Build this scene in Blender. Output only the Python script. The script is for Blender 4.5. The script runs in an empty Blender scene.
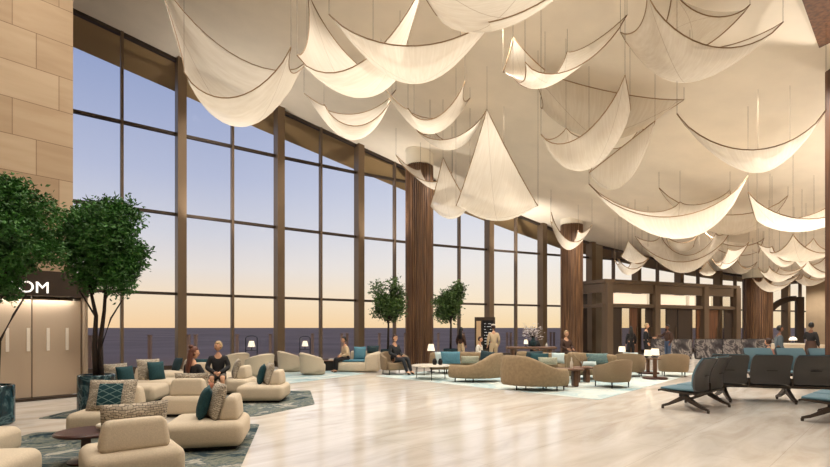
import bpy, bmesh, math, random
from mathutils import Vector, Matrix, Euler, noise
R = math.radians
random.seed(7)
S = bpy.context.scene
COL = S.collection

# ------------------------------------------------------------------ camera
F, CX, HY, EYE = 500.0, 415.0, 327.5, 1.63        # focal length in px, principal column, horizon row, eye height
cd = bpy.data.cameras.new('camera'); cam = bpy.data.objects.new('camera', cd); COL.objects.link(cam)
cam.location = (0, 0, EYE); cam.rotation_euler = (R(90), 0, 0)
cd.sensor_width = 36; cd.lens = F / 830 * 36; cd.shift_y = (HY - 233.5) / 830; cd.clip_end = 5000
S.camera = cam
S.view_settings.view_transform = 'Standard'; S.view_settings.look = 'None'
S.view_settings.gamma = 1; S.view_settings.exposure = 0.0; S.view_settings.use_curve_mapping = False

def at(px, py, y):            # point of the place seen at a pixel, at depth y
    return Vector(((px - CX) / F * y, y, EYE + (HY - py) / F * y))
def fl(px, py):               # floor point seen at a pixel
    y = F * EYE / (py - HY); return Vector(((px - CX) / F * y, y, 0))

def lin(c): c /= 255.0; return c / 12.92 if c <= .04045 else ((c + .055) / 1.055) ** 2.4
def C(r, g, b): return (lin(r), lin(g), lin(b), 1)

# ------------------------------------------------------------------ dusk sky
w = bpy.data.worlds.new('dusk_sky'); S.world = w; w.use_nodes = True
nt = w.node_tree; nt.nodes.clear()
tc = nt.nodes.new('ShaderNodeTexCoord'); sx = nt.nodes.new('ShaderNodeSeparateXYZ'); nt.links.new(tc.outputs['Generated'], sx.inputs[0])
def ramp(tree, stops):
    r = tree.nodes.new('ShaderNodeValToRGB'); e = r.color_ramp.elements
    while len(e) < len(stops): e.new(.5)
    for k, (p, c) in enumerate(stops): e[k].position = p; e[k].color = c
    return r
r1 = ramp(nt, [(0, C(250, 212, 164)), (.05, C(250, 226, 192)), (.11, C(234, 226, 220)), (.17, C(214, 215, 224)), (.27, C(184, 192, 218)), (.42, C(152, 166, 204)), (1, C(70, 92, 150))])
r2 = ramp(nt, [(0, C(252, 222, 172)), (.05, C(255, 236, 205)), (.13, C(245, 240, 234)), (.24, C(222, 226, 238)), (.45, C(170, 184, 218)), (1, C(80, 100, 160))])
for r in (r1, r2): nt.links.new(sx.outputs[2], r.inputs[0])
mr = nt.nodes.new('ShaderNodeMapRange'); mr.inputs[1].default_value = -.35; mr.inputs[2].default_value = .25; nt.links.new(sx.outputs[0], mr.inputs[0])
mx = nt.nodes.new('ShaderNodeMixRGB'); nt.links.new(mr.outputs[0], mx.inputs[0]); nt.links.new(r1.outputs[0], mx.inputs[1]); nt.links.new(r2.outputs[0], mx.inputs[2])
bgn = nt.nodes.new('ShaderNodeBackground'); bgn.inputs[1].default_value = 1.0; nt.links.new(mx.outputs[0], bgn.inputs[0])
wo = nt.nodes.new('ShaderNodeOutputWorld'); nt.links.new(bgn.outputs[0], wo.inputs[0])

# ------------------------------------------------------------------ shape of the hall (plan and ceiling)
POST = [(-17.4, 11.2), (-14.6, 13.8), (-11.75, 16.3), (-8.79, 18.7), (-5.76, 21.04), (-2.65, 23.28), (.6, 25.3), (3.95, 27.07), (7.2, 28.6), (10.5, 30.1),
        (13.9, 31.6), (17.4, 33.15), (20.9, 34.7), (24.4, 36.25), (27.9, 37.8), (31.4, 39.35)]
PROF = [(-26, 15.0), (-11.35, 12.2), (-8.79, 11.6), (-5.5, 10.75), (-2.65, 10.1), (.2, 9.3), (7, 7.6), (10.4, 6.7), (18.5, 5.75), (23, 5.35), (40, 5.0)]
def interp(T, x):
    if x <= T[0][0]: return T[0][1]
    for (a, b), (c, d) in zip(T, T[1:]):
        if x <= c: return b + (d - b) * (x - a) / (c - a)
    return T[-1][1]
def ceil_h(x, y): return sum(interp(PROF, x + k) for k in (-1.2, -.6, 0, .6, 1.2)) / 5 + .07 * max(0, interp(POST, x) - y)

# ------------------------------------------------------------------ lights of the hall: warm downlights in the ceiling, and added unseen fill
WARM = (1.0, .935, .85)
def lamp(name, kind, loc, power, rad, rot=(0, 0, 0), angle=150, blend=.8, color=WARM):
    d = bpy.data.lights.new(name, kind); d.energy = power; d.color = color
    if kind in ('POINT', 'SPOT'): d.shadow_soft_size = rad
    if kind == 'SPOT': d.spot_size = R(angle); d.spot_blend = blend
    o = bpy.data.objects.new(name, d); COL.objects.link(o); o.location = loc; o.rotation_euler = rot
    return o
DOWN = [(-7, 6), (-7.5, 10), (-5, 13.5), (-5.5, 16.8), (-2.5, 3.5), (-3, 8), (-1, 11.5), (-1.5, 15), (-2, 19.5), (2, 5.5), (3.2, 9), (2.2, 13), (2.6, 17), (2, 21.5), (5.6, 6), (8.4, 15.2), (6.4, 19), (6.2, 24),
        (9.3, 8.6), (9.2, 13.2), (10.6, 16.2), (8.8, 25), (13.4, 15), (15.6, 19.0), (14.5, 25), (17.5, 22), (18.5, 28), (21.5, 25), (22, 31), (26, 31), (29.0, 36.6)]
for (x, y) in DOWN: lamp('ceiling_downlight', 'SPOT', (x, y, ceil_h(x, y) - .12), 690, .15, angle=140)
for k in (3, 5, 7):                                                              # unseen uplights added near the window posts to brighten the ceiling
    q = POST[k]; lamp('added_ceiling_wash', 'SPOT', (q[0] + .8, q[1] - 1.1, 5.2), 700, .08, rot=(R(180 - 38), 0, R(-35)), angle=120, blend=1)
for (x, y, z) in [(-9.6, 11.2, 3.1), (11.0, 11.2, 2.2), (16, 14, 2.5), (2, 1.5, 2.5)]:   # added uplights without fittings, lifting the ceiling brightness
    lamp('added_uplight', 'SPOT', (x, y, z), 900, .08, rot=(R(180), 0, 0), angle=140, blend=1)
    lamp('added_fill_point', 'POINT', (x, y, ceil_h(x, y) - 2.6), 220, .1)  # unseen omni fill added between sails and ceiling

# ------------------------------------------------------------------ materials
def mat(name, color, rough=.6, metal=0, bump=0, bscale=40, var=0, vscale=6, emit=None, estr=1, spec=None, coat=0):
    m = bpy.data.materials.new(name); m.use_nodes = True; t = m.node_tree; b = t.nodes['Principled BSDF']
    b.inputs['Base Color'].default_value = color; b.inputs['Roughness'].default_value = rough; b.inputs['Metallic'].default_value = metal
    if spec is not None: b.inputs['Specular IOR Level'].default_value = spec
    if coat: b.inputs['Coat Weight'].default_value = coat; b.inputs['Coat Roughness'].default_value = .08
    c = t.nodes.new('ShaderNodeTexCoord')
    if var:
        n = t.nodes.new('ShaderNodeTexNoise'); n.inputs['Scale'].default_value = vscale; n.inputs['Detail'].default_value = 5
        t.links.new(c.outputs['Object'], n.inputs['Vector'])
        lo = tuple(x * (1 - var) for x in color[:3]) + (1,); hi = tuple(min(1, x * (1 + var)) for x in color[:3]) + (1,)
        r = ramp(t, [(.3, lo), (.7, hi)]); t.links.new(n.outputs[0], r.inputs[0]); t.links.new(r.outputs[0], b.inputs['Base Color'])
    if bump:
        n = t.nodes.new('ShaderNodeTexNoise'); n.inputs['Scale'].default_value = bscale; n.inputs['Detail'].default_value = 3
        t.links.new(c.outputs['Object'], n.inputs['Vector'])
        bp = t.nodes.new('ShaderNodeBump'); bp.inputs['Strength'].default_value = bump; bp.inputs['Distance'].default_value = .01
        t.links.new(n.outputs[0], bp.inputs['Height']); t.links.new(bp.outputs[0], b.inputs['Normal'])
    if emit: b.inputs['Emission Color'].default_value = emit; b.inputs['Emission Strength'].default_value = estr
    return m
def math_node(t, op, a, b=None):
    n = t.nodes.new('ShaderNodeMath'); n.operation = op
    for k, v in enumerate((a, b)):
        if v is None: continue
        if isinstance(v, (int, float)): n.inputs[k].default_value = v
        else: t.links.new(v, n.inputs[k])
    return n.outputs[0]

M = {}
M['fabric'] = mat('beige_boucle', C(206, 191, 168), .95, bump=.35, bscale=120, var=.07, vscale=60, spec=.2)
M['piping'] = mat('beige_piping', C(170, 145, 112), .9)
M['tan'] = mat('tan_velvet', C(146, 126, 98), .85, bump=.2, bscale=90, var=.12, vscale=14, spec=.3)
M['tan_dark'] = mat('tan_weave', C(140, 120, 94), .9, bump=.2, bscale=90, var=.08, vscale=40)
M['teal'] = mat('teal_fabric', C(26, 66, 72), .9, bump=.3, bscale=60, var=.25, vscale=40)
M['blue'] = mat('dusty_blue_fabric', C(76, 122, 138), .85, bump=.2, bscale=60, var=.1, vscale=20)
M['deep_teal'] = mat('deep_teal_velvet', C(22, 48, 54), .8, bump=.2, bscale=60, var=.2, vscale=20)
M['pale'] = mat('pale_blue_fabric', C(190, 206, 206), .9, bump=.2, bscale=60)
M['sage'] = mat('sage_fabric', C(158, 158, 138), .9, bump=.3, bscale=60, var=.15, vscale=30)
M['white'] = mat('white_plaster', C(235, 226, 208), .8)
M['marble_white'] = mat('white_marble', C(228, 218, 202), .25, var=.06, vscale=5)
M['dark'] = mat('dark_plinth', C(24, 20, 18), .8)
M['black'] = mat('black_metal', C(26, 24, 24), .45, metal=.4)
M['bronze'] = mat('dark_bronze', C(112, 94, 76), .42, metal=.4)
M['bronze_dark'] = mat('bronze_black', C(70, 58, 49), .45, metal=.4)
M['post'] = mat('brushed_bronze', C(120, 101, 80), .4, metal=.6)
M['walnut'] = mat('dark_walnut', C(62, 32, 24), .35, var=.25, vscale=9)
M['wood'] = mat('mid_walnut', C(104, 72, 50), .5, var=.2, vscale=5)
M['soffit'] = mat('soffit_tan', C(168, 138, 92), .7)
M['ceil'] = mat('ceiling_plaster', C(228, 216, 198), .9, bump=.3, bscale=4, var=.04, vscale=1.3)
M['bark'] = mat('bark', C(48, 36, 28), .9, bump=.4, bscale=30)
M['bark_pale'] = mat('pale_bark', C(110, 92, 66), .9)
M['leaf'] = mat('leaf_green', C(50, 98, 32), .55, var=.55, vscale=3)
M['leaf_far'] = mat('leaf_olive', C(62, 88, 34), .55, var=.5, vscale=3)
M['soil'] = mat('soil', C(34, 26, 20), 1)
M['cord'] = mat('sail_edge_cord', C(134, 106, 74), .8)
M['wire'] = mat('steel_wire', C(112, 96, 78), .7)
M['seat_black'] = mat('black_mesh_shell', C(72, 70, 69), .42)
M['seat_frame'] = mat('dark_cast_metal', C(74, 66, 60), .38, metal=.7)
M['seat_teal'] = mat('teal_seat_fabric', C(88, 118, 130), .85, bump=.2, bscale=80)
M['shade'] = mat('lamp_shade', C(250, 240, 220), .8, emit=C(255, 240, 212), estr=.6)
M['ground'] = mat('dusk_ground', C(158, 133, 116), 1, var=.25, vscale=.08, spec=.1)
M['hedge'] = mat('far_hedge', C(104, 92, 98), 1)
M['grass'] = mat('grass_strip', C(96, 110, 52), 1, var=.3, vscale=8)
M['fence'] = mat('weathered_fence', C(176, 150, 136), .8)
M['skin'] = mat('skin_light', C(206, 156, 124), .6)
M['skin_dark'] = mat('skin_brown', C(120, 78, 56), .6)
M['eye'] = mat('eye_dark', C(30, 22, 20), .3)
M['lips'] = mat('lips', C(160, 92, 84), .5)

def marble(name, dark, mid, light, scale=1.2):
    m = mat(name, dark, .18); t = m.node_tree; b = t.nodes['Principled BSDF']; c = t.nodes.new('ShaderNodeTexCoord')
    n = t.nodes.new('ShaderNodeTexNoise'); n.inputs['Scale'].default_value = scale; n.inputs['Detail'].default_value = 9; n.inputs['Roughness'].default_value = .62; n.inputs['Distortion'].default_value = 2.2
    t.links.new(c.outputs['Object'], n.inputs['Vector'])
    r = ramp(t, [(.36, dark), (.47, mid), (.52, light), (.57, mid), (.68, dark)]); t.links.new(n.outputs[0], r.inputs[0]); t.links.new(r.outputs[0], b.inputs['Base Color'])
    return m
M['marble_dark'] = marble('dark_veined_marble', C(58, 55, 58), C(84, 80, 82), C(150, 143, 138), .9)
M['planter'] = marble('teal_glaze', C(20, 42, 50), C(32, 62, 72), C(84, 112, 116), 2.2)

def mk_floor():
    m = mat('travertine_floor', C(206, 188, 164), .16, spec=.8); t = m.node_tree; b = t.nodes['Principled BSDF']; c = t.nodes.new('ShaderNodeTexCoord')
    mp = t.nodes.new('ShaderNodeMapping'); mp.inputs['Rotation'].default_value = (0, 0, R(-45)); t.links.new(c.outputs['Object'], mp.inputs[0])
    st = t.nodes.new('ShaderNodeMapping'); st.inputs['Scale'].default_value = (.35, 1.6, 1); t.links.new(mp.outputs[0], st.inputs[0])
    n = t.nodes.new('ShaderNodeTexNoise'); n.inputs['Scale'].default_value = 1.5; n.inputs['Detail'].default_value = 8; n.inputs['Roughness'].default_value = .6; n.inputs['Distortion'].default_value = .8
    t.links.new(st.outputs[0], n.inputs['Vector'])
    r = ramp(t, [(.28, C(200, 189, 175)), (.5, C(219, 211, 200)), (.72, C(232, 226, 218))]); t.links.new(n.outputs[0], r.inputs[0])
    s = t.nodes.new('ShaderNodeSeparateXYZ'); t.links.new(mp.outputs[0], s.inputs[0])
    j = None
    for k, wd in ((0, 2.4), (1, 1.2)):
        f = math_node(t, 'FRACT', math_node(t, 'DIVIDE', s.outputs[k], wd)); e = math_node(t, 'LESS_THAN', f, .006 / wd)
        j = e if j is None else math_node(t, 'MAXIMUM', j, e)
    mxn = t.nodes.new('ShaderNodeMixRGB'); t.links.new(math_node(t, 'MULTIPLY', j, .35), mxn.inputs[0]); t.links.new(r.outputs[0], mxn.inputs[1]); mxn.inputs[2].default_value = C(120, 102, 84)
    t.links.new(mxn.outputs[0], b.inputs['Base Color'])
    rr = t.nodes.new('ShaderNodeMapRange'); rr.inputs[3].default_value = .09; rr.inputs[4].default_value = .2; t.links.new(n.outputs[0], rr.inputs[0]); t.links.new(rr.outputs[0], b.inputs['Roughness'])
    return m
M['floor'] = mk_floor()

def mk_stone():                # sandstone cladding: 0.82 m courses, joints stepping over three courses
    m = mat('sandstone_cladding', C(196, 160, 118), .8); t = m.node_tree; b = t.nodes['Principled BSDF']; c = t.nodes.new('ShaderNodeTexCoord')
    s = t.nodes.new('ShaderNodeSeparateXYZ'); t.links.new(c.outputs['Object'], s.inputs[0])
    v = math_node(t, 'DIVIDE', math_node(t, 'ADD', s.outputs[2], -.195), .835); row = math_node(t, 'FLOOR', v)
    off = math_node(t, 'MULTIPLY', math_node(t, 'MODULO', math_node(t, 'ADD', row, 1), 3), .45)
    u = math_node(t, 'DIVIDE', math_node(t, 'ADD', math_node(t, 'ADD', s.outputs[0], off), 51.3), 1.7); cu = math_node(t, 'FLOOR', u)
    j = math_node(t, 'MAXIMUM', math_node(t, 'LESS_THAN', math_node(t, 'FRACT', v), .02), math_node(t, 'LESS_THAN', math_node(t, 'FRACT', u), .009))
    cmb = t.nodes.new('ShaderNodeCombineXYZ'); t.links.new(cu, cmb.inputs[0]); t.links.new(row, cmb.inputs[1])
    wn = t.nodes.new('ShaderNodeTexWhiteNoise'); t.links.new(cmb.outputs[0], wn.inputs['Vector'])
    st = t.nodes.new('ShaderNodeMapping'); st.inputs['Scale'].default_value = (.5, .5, 3); t.links.new(c.outputs['Object'], st.inputs[0])
    n = t.nodes.new('ShaderNodeTexNoise'); n.inputs['Scale'].default_value = 1.6; n.inputs['Detail'].default_value = 7; n.inputs['Distortion'].default_value = .5; t.links.new(st.outputs[0], n.inputs['Vector'])
    f = math_node(t, 'ADD', math_node(t, 'MULTIPLY', wn.outputs[0], .5), math_node(t, 'MULTIPLY', n.outputs[0], .5))
    r = ramp(t, [(.2, C(164, 138, 109)), (.5, C(181, 156, 126)), (.8, C(196, 173, 144))]); t.links.new(f, r.inputs[0])
    mxn = t.nodes.new('ShaderNodeMixRGB'); t.links.new(math_node(t, 'MULTIPLY', j, .75), mxn.inputs[0]); t.links.new(r.outputs[0], mxn.inputs[1]); mxn.inputs[2].default_value = C(110, 84, 58)
    t.links.new(mxn.outputs[0], b.inputs['Base Color'])
    return m
M['stone'] = mk_stone()

def mk_grain(name, a, bcol, cc, rough=.5):    # vertical wood grain
    m = mat(name, a, rough); t = m.node_tree; b = t.nodes['Principled BSDF']; c = t.nodes.new('ShaderNodeTexCoord')
    st = t.nodes.new('ShaderNodeMapping'); st.inputs['Scale'].default_value = (9, 9, .5); t.links.new(c.outputs['Object'], st.inputs[0])
    n = t.nodes.new('ShaderNodeTexNoise'); n.inputs['Scale'].default_value = 1.4; n.inputs['Detail'].default_value = 6; t.links.new(st.outputs[0], n.inputs['Vector'])
    r = ramp(t, [(.3, a), (.5, bcol), (.7, cc)]); t.links.new(n.outputs[0], r.inputs[0]); t.links.new(r.outputs[0], b.inputs['Base Color'])
    return m
M['slat'] = mk_grain('walnut_slats', C(66, 44, 30), C(100, 71, 48), C(138, 102, 70))
M['panel_wood'] = mk_grain('walnut_panel', C(66, 40, 24), C(92, 58, 36), C(116, 76, 48))

def mk_sail():                 # open-weave linen, lets light through
    m = bpy.data.materials.new('sail_linen'); m.use_nodes = True; t = m.node_tree; t.nodes.clear()
    out = t.nodes.new('ShaderNodeOutputMaterial'); uv = t.nodes.new('ShaderNodeTexCoord')
    s = t.nodes.new('ShaderNodeSeparateXYZ'); t.links.new(uv.outputs['UV'], s.inputs[0])
    d1 = math_node(t, 'ABSOLUTE', math_node(t, 'SUBTRACT', s.outputs[0], s.outputs[1])); d2 = math_node(t, 'ABSOLUTE', math_node(t, 'SUBTRACT', math_node(t, 'ADD', s.outputs[0], s.outputs[1]), 1))
    seam = math_node(t, 'LESS_THAN', math_node(t, 'MINIMUM', d1, d2), .006)
    mp = t.nodes.new('ShaderNodeMapping'); mp.inputs['Scale'].default_value = (60, 6, 1); t.links.new(uv.outputs['UV'], mp.inputs[0])
    n = t.nodes.new('ShaderNodeTexNoise'); n.inputs['Scale'].default_value = 1; n.inputs['Detail'].default_value = 4; t.links.new(mp.outputs[0], n.inputs['Vector'])
    r = ramp(t, [(.3, C(224, 213, 196)), (.7, C(236, 228, 214))]); t.links.new(n.outputs[0], r.inputs[0])
    mxn = t.nodes.new('ShaderNodeMixRGB'); t.links.new(math_node(t, 'MULTIPLY', seam, .35), mxn.inputs[0]); t.links.new(r.outputs[0], mxn.inputs[1]); mxn.inputs[2].default_value = C(120, 92, 60)
    df = t.nodes.new('ShaderNodeBsdfDiffuse'); tl = t.nodes.new('ShaderNodeBsdfTranslucent'); tp = t.nodes.new('ShaderNodeBsdfTransparent')
    t.links.new(mxn.outputs[0], df.inputs[0]); t.links.new(mxn.outputs[0], tl.inputs[0])
    a = t.nodes.new('ShaderNodeMixShader'); a.inputs[0].default_value = .48; t.links.new(df.outputs[0], a.inputs[1]); t.links.new(tl.outputs[0], a.inputs[2])
    bb = t.nodes.new('ShaderNodeMixShader'); bb.inputs[0].default_value = .33; t.links.new(a.outputs[0], bb.inputs[1]); t.links.new(tp.outputs[0], bb.inputs[2])
    t.links.new(bb.outputs[0], out.inputs[0]); return m
M['sail'] = mk_sail()

def mk_glass(name, tint, refl=.9):
    m = bpy.data.materials.new(name); m.use_nodes = True; t = m.node_tree; t.nodes.clear()
    out = t.nodes.new('ShaderNodeOutputMaterial'); tp = t.nodes.new('ShaderNodeBsdfTransparent'); tp.inputs[0].default_value = tint
    g = t.nodes.new('ShaderNodeBsdfGlossy'); g.inputs['Roughness'].default_value = .02
    lw = t.nodes.new('ShaderNodeFresnel'); lw.inputs[0].default_value = 1.45
    mxs = t.nodes.new('ShaderNodeMixShader'); gm = t.nodes.new('ShaderNodeNewGeometry'); t.links.new(math_node(t, 'MULTIPLY', math_node(t, 'MULTIPLY', lw.outputs[0], refl), math_node(t, 'SUBTRACT', 1, gm.outputs['Backfacing'])), mxs.inputs[0]); t.links.new(tp.outputs[0], mxs.inputs[1]); t.links.new(g.outputs[0], mxs.inputs[2])
    t.links.new(mxs.outputs[0], out.inputs[0]); return m
M['glass'] = mk_glass('clear_glass', (.985, .985, .99, 1), .4)
M['glass_smoked'] = mk_glass('bronze_glass', (.92, .89, .85, 1), .25)

def mk_weave(name, light, mid, dark):         # woven broken stripes
    m = mat(name, mid, .95); t = m.node_tree; b = t.nodes['Principled BSDF']; c = t.nodes.new('ShaderNodeTexCoord')
    br = t.nodes.new('ShaderNodeTexBrick'); br.inputs['Scale'].default_value = 17; br.inputs['Color1'].default_value = light; br.inputs['Color2'].default_value = mid; br.inputs['Mortar'].default_value = dark
    br.inputs['Mortar Size'].default_value = .05; br.inputs['Brick Width'].default_value = .9; br.inputs['Row Height'].default_value = .42; br.inputs['Mortar Smooth'].default_value = .4
    sp = t.nodes.new('ShaderNodeSeparateXYZ'); t.links.new(c.outputs['Object'], sp.inputs[0]); cb = t.nodes.new('ShaderNodeCombineXYZ'); t.links.new(sp.outputs[0], cb.inputs[0]); t.links.new(sp.outputs[2], cb.inputs[1])
    nz = t.nodes.new('ShaderNodeTexNoise'); nz.inputs['Scale'].default_value = 9; t.links.new(c.outputs['Object'], nz.inputs['Vector']); va = t.nodes.new('ShaderNodeMixRGB'); va.blend_type = 'ADD'; va.inputs[0].default_value = .07; t.links.new(cb.outputs[0], va.inputs[1]); t.links.new(nz.outputs['Color'], va.inputs[2]); t.links.new(va.outputs[0], br.inputs['Vector']); t.links.new(br.outputs[0], b.inputs['Base Color']); return m
M['weave'] = mk_weave('woven_stripe', C(204, 192, 172), C(160, 148, 130), C(84, 76, 70))

def mk_rug(name, stops, scale):
    m = mat(name, stops[0][1], 1, spec=.05, bump=.4, bscale=60); t = m.node_tree; b = t.nodes['Principled BSDF']; c = t.nodes.new('ShaderNodeTexCoord')
    n = t.nodes.new('ShaderNodeTexNoise'); n.inputs['Scale'].default_value = scale; n.inputs['Detail'].default_value = 10; n.inputs['Roughness'].default_value = .68; n.inputs['Distortion'].default_value = .9
    t.links.new(c.outputs['Object'], n.inputs['Vector'])
    r = ramp(t, stops); t.links.new(n.outputs[0], r.inputs[0]); t.links.new(r.outputs[0], b.inputs['Base Color']); return m
M['rug_teal'] = mk_rug('teal_abstract_rug', [(.3, C(34, 46, 54)), (.42, C(60, 76, 82)), (.49, C(128, 130, 116)), (.55, C(74, 88, 94)), (.63, C(176, 172, 158)), (.72, C(52, 64, 74))], 1.9)
M['rug_pale'] = mk_rug('pale_blue_rug', [(.3, C(112, 142, 150)), (.44, C(164, 184, 186)), (.56, C(202, 206, 198)), (.7, C(138, 164, 170))], .7)

# ------------------------------------------------------------------ mesh helpers
class MB:
    def __init__(s): s.v = []; s.f = []; s.mi = []; s.cur = 0; s.uv = {}
    def add(s, vs, fs):
        o = len(s.v); s.v += [Vector(p) for p in vs]; s.f += [tuple(i + o for i in f) for f in fs]; s.mi += [s.cur] * len(fs); return s
    def box(s, c, d, rz=0, rx=0, ry=0):
        m = Euler((rx, ry, rz)).to_matrix(); h = Vector(d) / 2; c = Vector(c)
        return s.add([c + m @ Vector((sx * h.x, sy * h.y, sz * h.z)) for sx in (-1, 1) for sy in (-1, 1) for sz in (-1, 1)],
              [(0, 1, 3, 2), (4, 6, 7, 5), (0, 4, 5, 1), (2, 3, 7, 6), (0, 2, 6, 4), (1, 5, 7, 3)])
    def rbox(s, c, d, r, n=3, fn=None, bulge=0):        # rounded box, optional reshaping fn(local point)->point
        c = Vector(c); h = Vector(d) / 2; N = 2 * n + 3; vs = {}; out = []; fs = []
        def ax(k, hh):
            inner = max(hh - r, 0)
            if k <= n: t = -inner; q = -math.cos(math.pi / 4 * 0) * 0; a = k / n if n else 0; return (-inner, -1 + a)
            if k >= N - 1 - n: a = (N - 1 - k) / n if n else 0; return (inner, 1 - a)
            return (0.0, 0.0)
        def pt(i, j, k):
            key = (i, j, k)
            if key in vs: return vs[key]
            comp = [ax(i, h.x), ax(j, h.y), ax(k, h.z)]
            inner = Vector([q[0] for q in comp]); off = Vector([math.tan(q[1] * math.pi / 4) for q in comp])
            if off.length > 0: off = off.normalized() * r
            p = inner + off
            if bulge:
                ux, uy, uz = p.x / h.x, p.y / h.y, p.z / h.z
                p.x += bulge * ux * (1 - uz * uz) ; p.y += bulge * uy * (1 - uz * uz); p.z += bulge * .6 * max(uz, 0) * (1 - ux * ux) * (1 - uy * uy)
            if fn: p = Vector(fn(p))
            vs[key] = len(out); out.append(p + c); return vs[key]
        L = N - 1
        for a in range(L):
            for b in range(L):
                for q in (0, L):
                    for tr in (lambda u, v: (q, u, v), lambda u, v: (v, q, u), lambda u, v: (u, v, q)):
                        quad = [pt(*tr(a, b)), pt(*tr(a + 1, b)), pt(*tr(a + 1, b + 1)), pt(*tr(a, b + 1))]
                        fs.append(tuple(quad if q else quad[::-1]))
        return s.add(out, fs)
    def loft(s, rings, cap=True, closed=False):
        n = len(rings[0]); vs = [p for r in rings for p in r]; fs = []
        m = len(rings) if closed else len(rings) - 1
        for i in range(m):
            k = (i + 1) % len(rings)
            for j in range(n): fs.append((i * n + j, i * n + (j + 1) % n, k * n + (j + 1) % n, k * n + j))
        if cap and not closed: fs += [tuple(range(n))[::-1], tuple((len(rings) - 1) * n + j for j in range(n))]
        return s.add(vs, fs)
    def lathe(s, prof, c=(0, 0, 0), n=24):
        c = Vector(c); return s.loft([[c + Vector((r * math.cos(2 * math.pi * k / n), r * math.sin(2 * math.pi * k / n), z)) for k in range(n)] for r, z in prof])
    def tube(s, pts, r, n=6, closed=False):
        pts = [Vector(p) for p in pts]; rs = r if isinstance(r, (list, tuple)) else [r] * len(pts); rings = []
        for i, p in enumerate(pts):
            if closed: d = pts[(i + 1) % len(pts)] - pts[i - 1]
            else: d = pts[min(i + 1, len(pts) - 1)] - pts[max(i - 1, 0)]
            d = d.normalized() if d.length > 1e-9 else Vector((0, 0, 1))
            up = Vector((0, 0, 1)) if abs(d.z) < .95 else Vector((1, 0, 0)); a = d.cross(up).normalized(); b = d.cross(a)
            rings.append([p + (a * math.cos(2 * math.pi * k / n) + b * math.sin(2 * math.pi * k / n)) * rs[i] for k in range(n)])
        return s.loft(rings, closed=closed)
    def ball(s, c, rad, n=10, fn=None):
        c = Vector(c); rad = Vector(rad) if not isinstance(rad, (int, float)) else Vector((rad,) * 3); rings = []
        for i in range(n + 1):
            a = math.pi * i / n; ring = []
            for k in range(n * 2):
                b = math.pi * k / n; u = Vector((math.sin(a) * math.cos(b), math.sin(a) * math.sin(b), -math.cos(a)))
                if i in (0, n): u = Vector((math.cos(b) * 1e-4, math.sin(b) * 1e-4, u.z))
                p = Vector((u.x * rad.x, u.y * rad.y, u.z * rad.z)); ring.append(c + (Vector(fn(p, u)) if fn else p))
            rings.append(ring)
        return s.loft(rings)
    def build(s, name, m, parent=None, smooth=False, loc=None, rot=None, uvs=None):
        me = bpy.data.meshes.new(name); me.from_pydata([tuple(p) for p in s.v], [], s.f); me.update()
        bm = bmesh.new(); bm.from_mesh(me); bmesh.ops.recalc_face_normals(bm, faces=bm.faces[:]) if uvs is None else None; bm.to_mesh(me); bm.free()
        for q in (m if isinstance(m, (list, tuple)) else [m]): me.materials.append(q)
        if isinstance(m, (list, tuple)): me.polygons.foreach_set('material_index', s.mi)
        if smooth is True: me.polygons.foreach_set('use_smooth', [True] * len(me.polygons))
        elif smooth: me.polygons.foreach_set('use_smooth', [True] * len(me.polygons)); me.set_sharp_from_angle(angle=R(smooth))
        if uvs is not None:
            l = me.uv_layers.new(name='UVMap')
            for lp in me.loops: l.data[lp.index].uv = uvs[lp.vertex_index]
        o = bpy.data.objects.new(name, me); COL.objects.link(o)
        if parent: o.parent = parent
        if loc is not None: o.location = loc
        if rot is not None: o.rotation_euler = rot
        return o
def tag(o, label, cat, group=None, kind=None):
    o['label'] = label; o['category'] = cat
    if group: o['group'] = group
    if kind: o['kind'] = kind
    return o
def thing(name, label, cat, loc=(0, 0, 0), rz=0, group=None):
    o = bpy.data.objects.new(name, None); COL.objects.link(o); o.location = loc; o.rotation_euler = (0, 0, rz); o.empty_display_size = .2
    return tag(o, label, cat, group)
def struct(o): o['kind'] = 'structure'; return o
def sempty(name, loc=(0, 0, 0), rz=0):
    o = bpy.data.objects.new(name, None); COL.objects.link(o); o.location = loc; o.rotation_euler = (0, 0, rz); return struct(o)
def copy_tree(o, parent=None):
    c = o.copy(); COL.objects.link(c)
    if parent: c.parent = parent
    for ch in o.children: copy_tree(ch, c)
    return c

# ------------------------------------------------------------------ the setting
# floor, bounded by the glazed facade
fp = [(x, y + .15) for x, y in POST] + [(34, 39.4), (34, -8), (-30, -8), (-30, 11.2)]
b = MB(); b.add([(x, y, 0) for x, y in fp], [tuple(range(len(fp)))[::-1]]); b.add([(x, y, -.2) for x, y in fp], [tuple(range(len(fp)))])
struct(b.build('floor', M['floor']))
b = MB(); b.box((0, 900, -.35), (5000, 3000, .2)); struct(b.build('ground', M['ground']))
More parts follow.
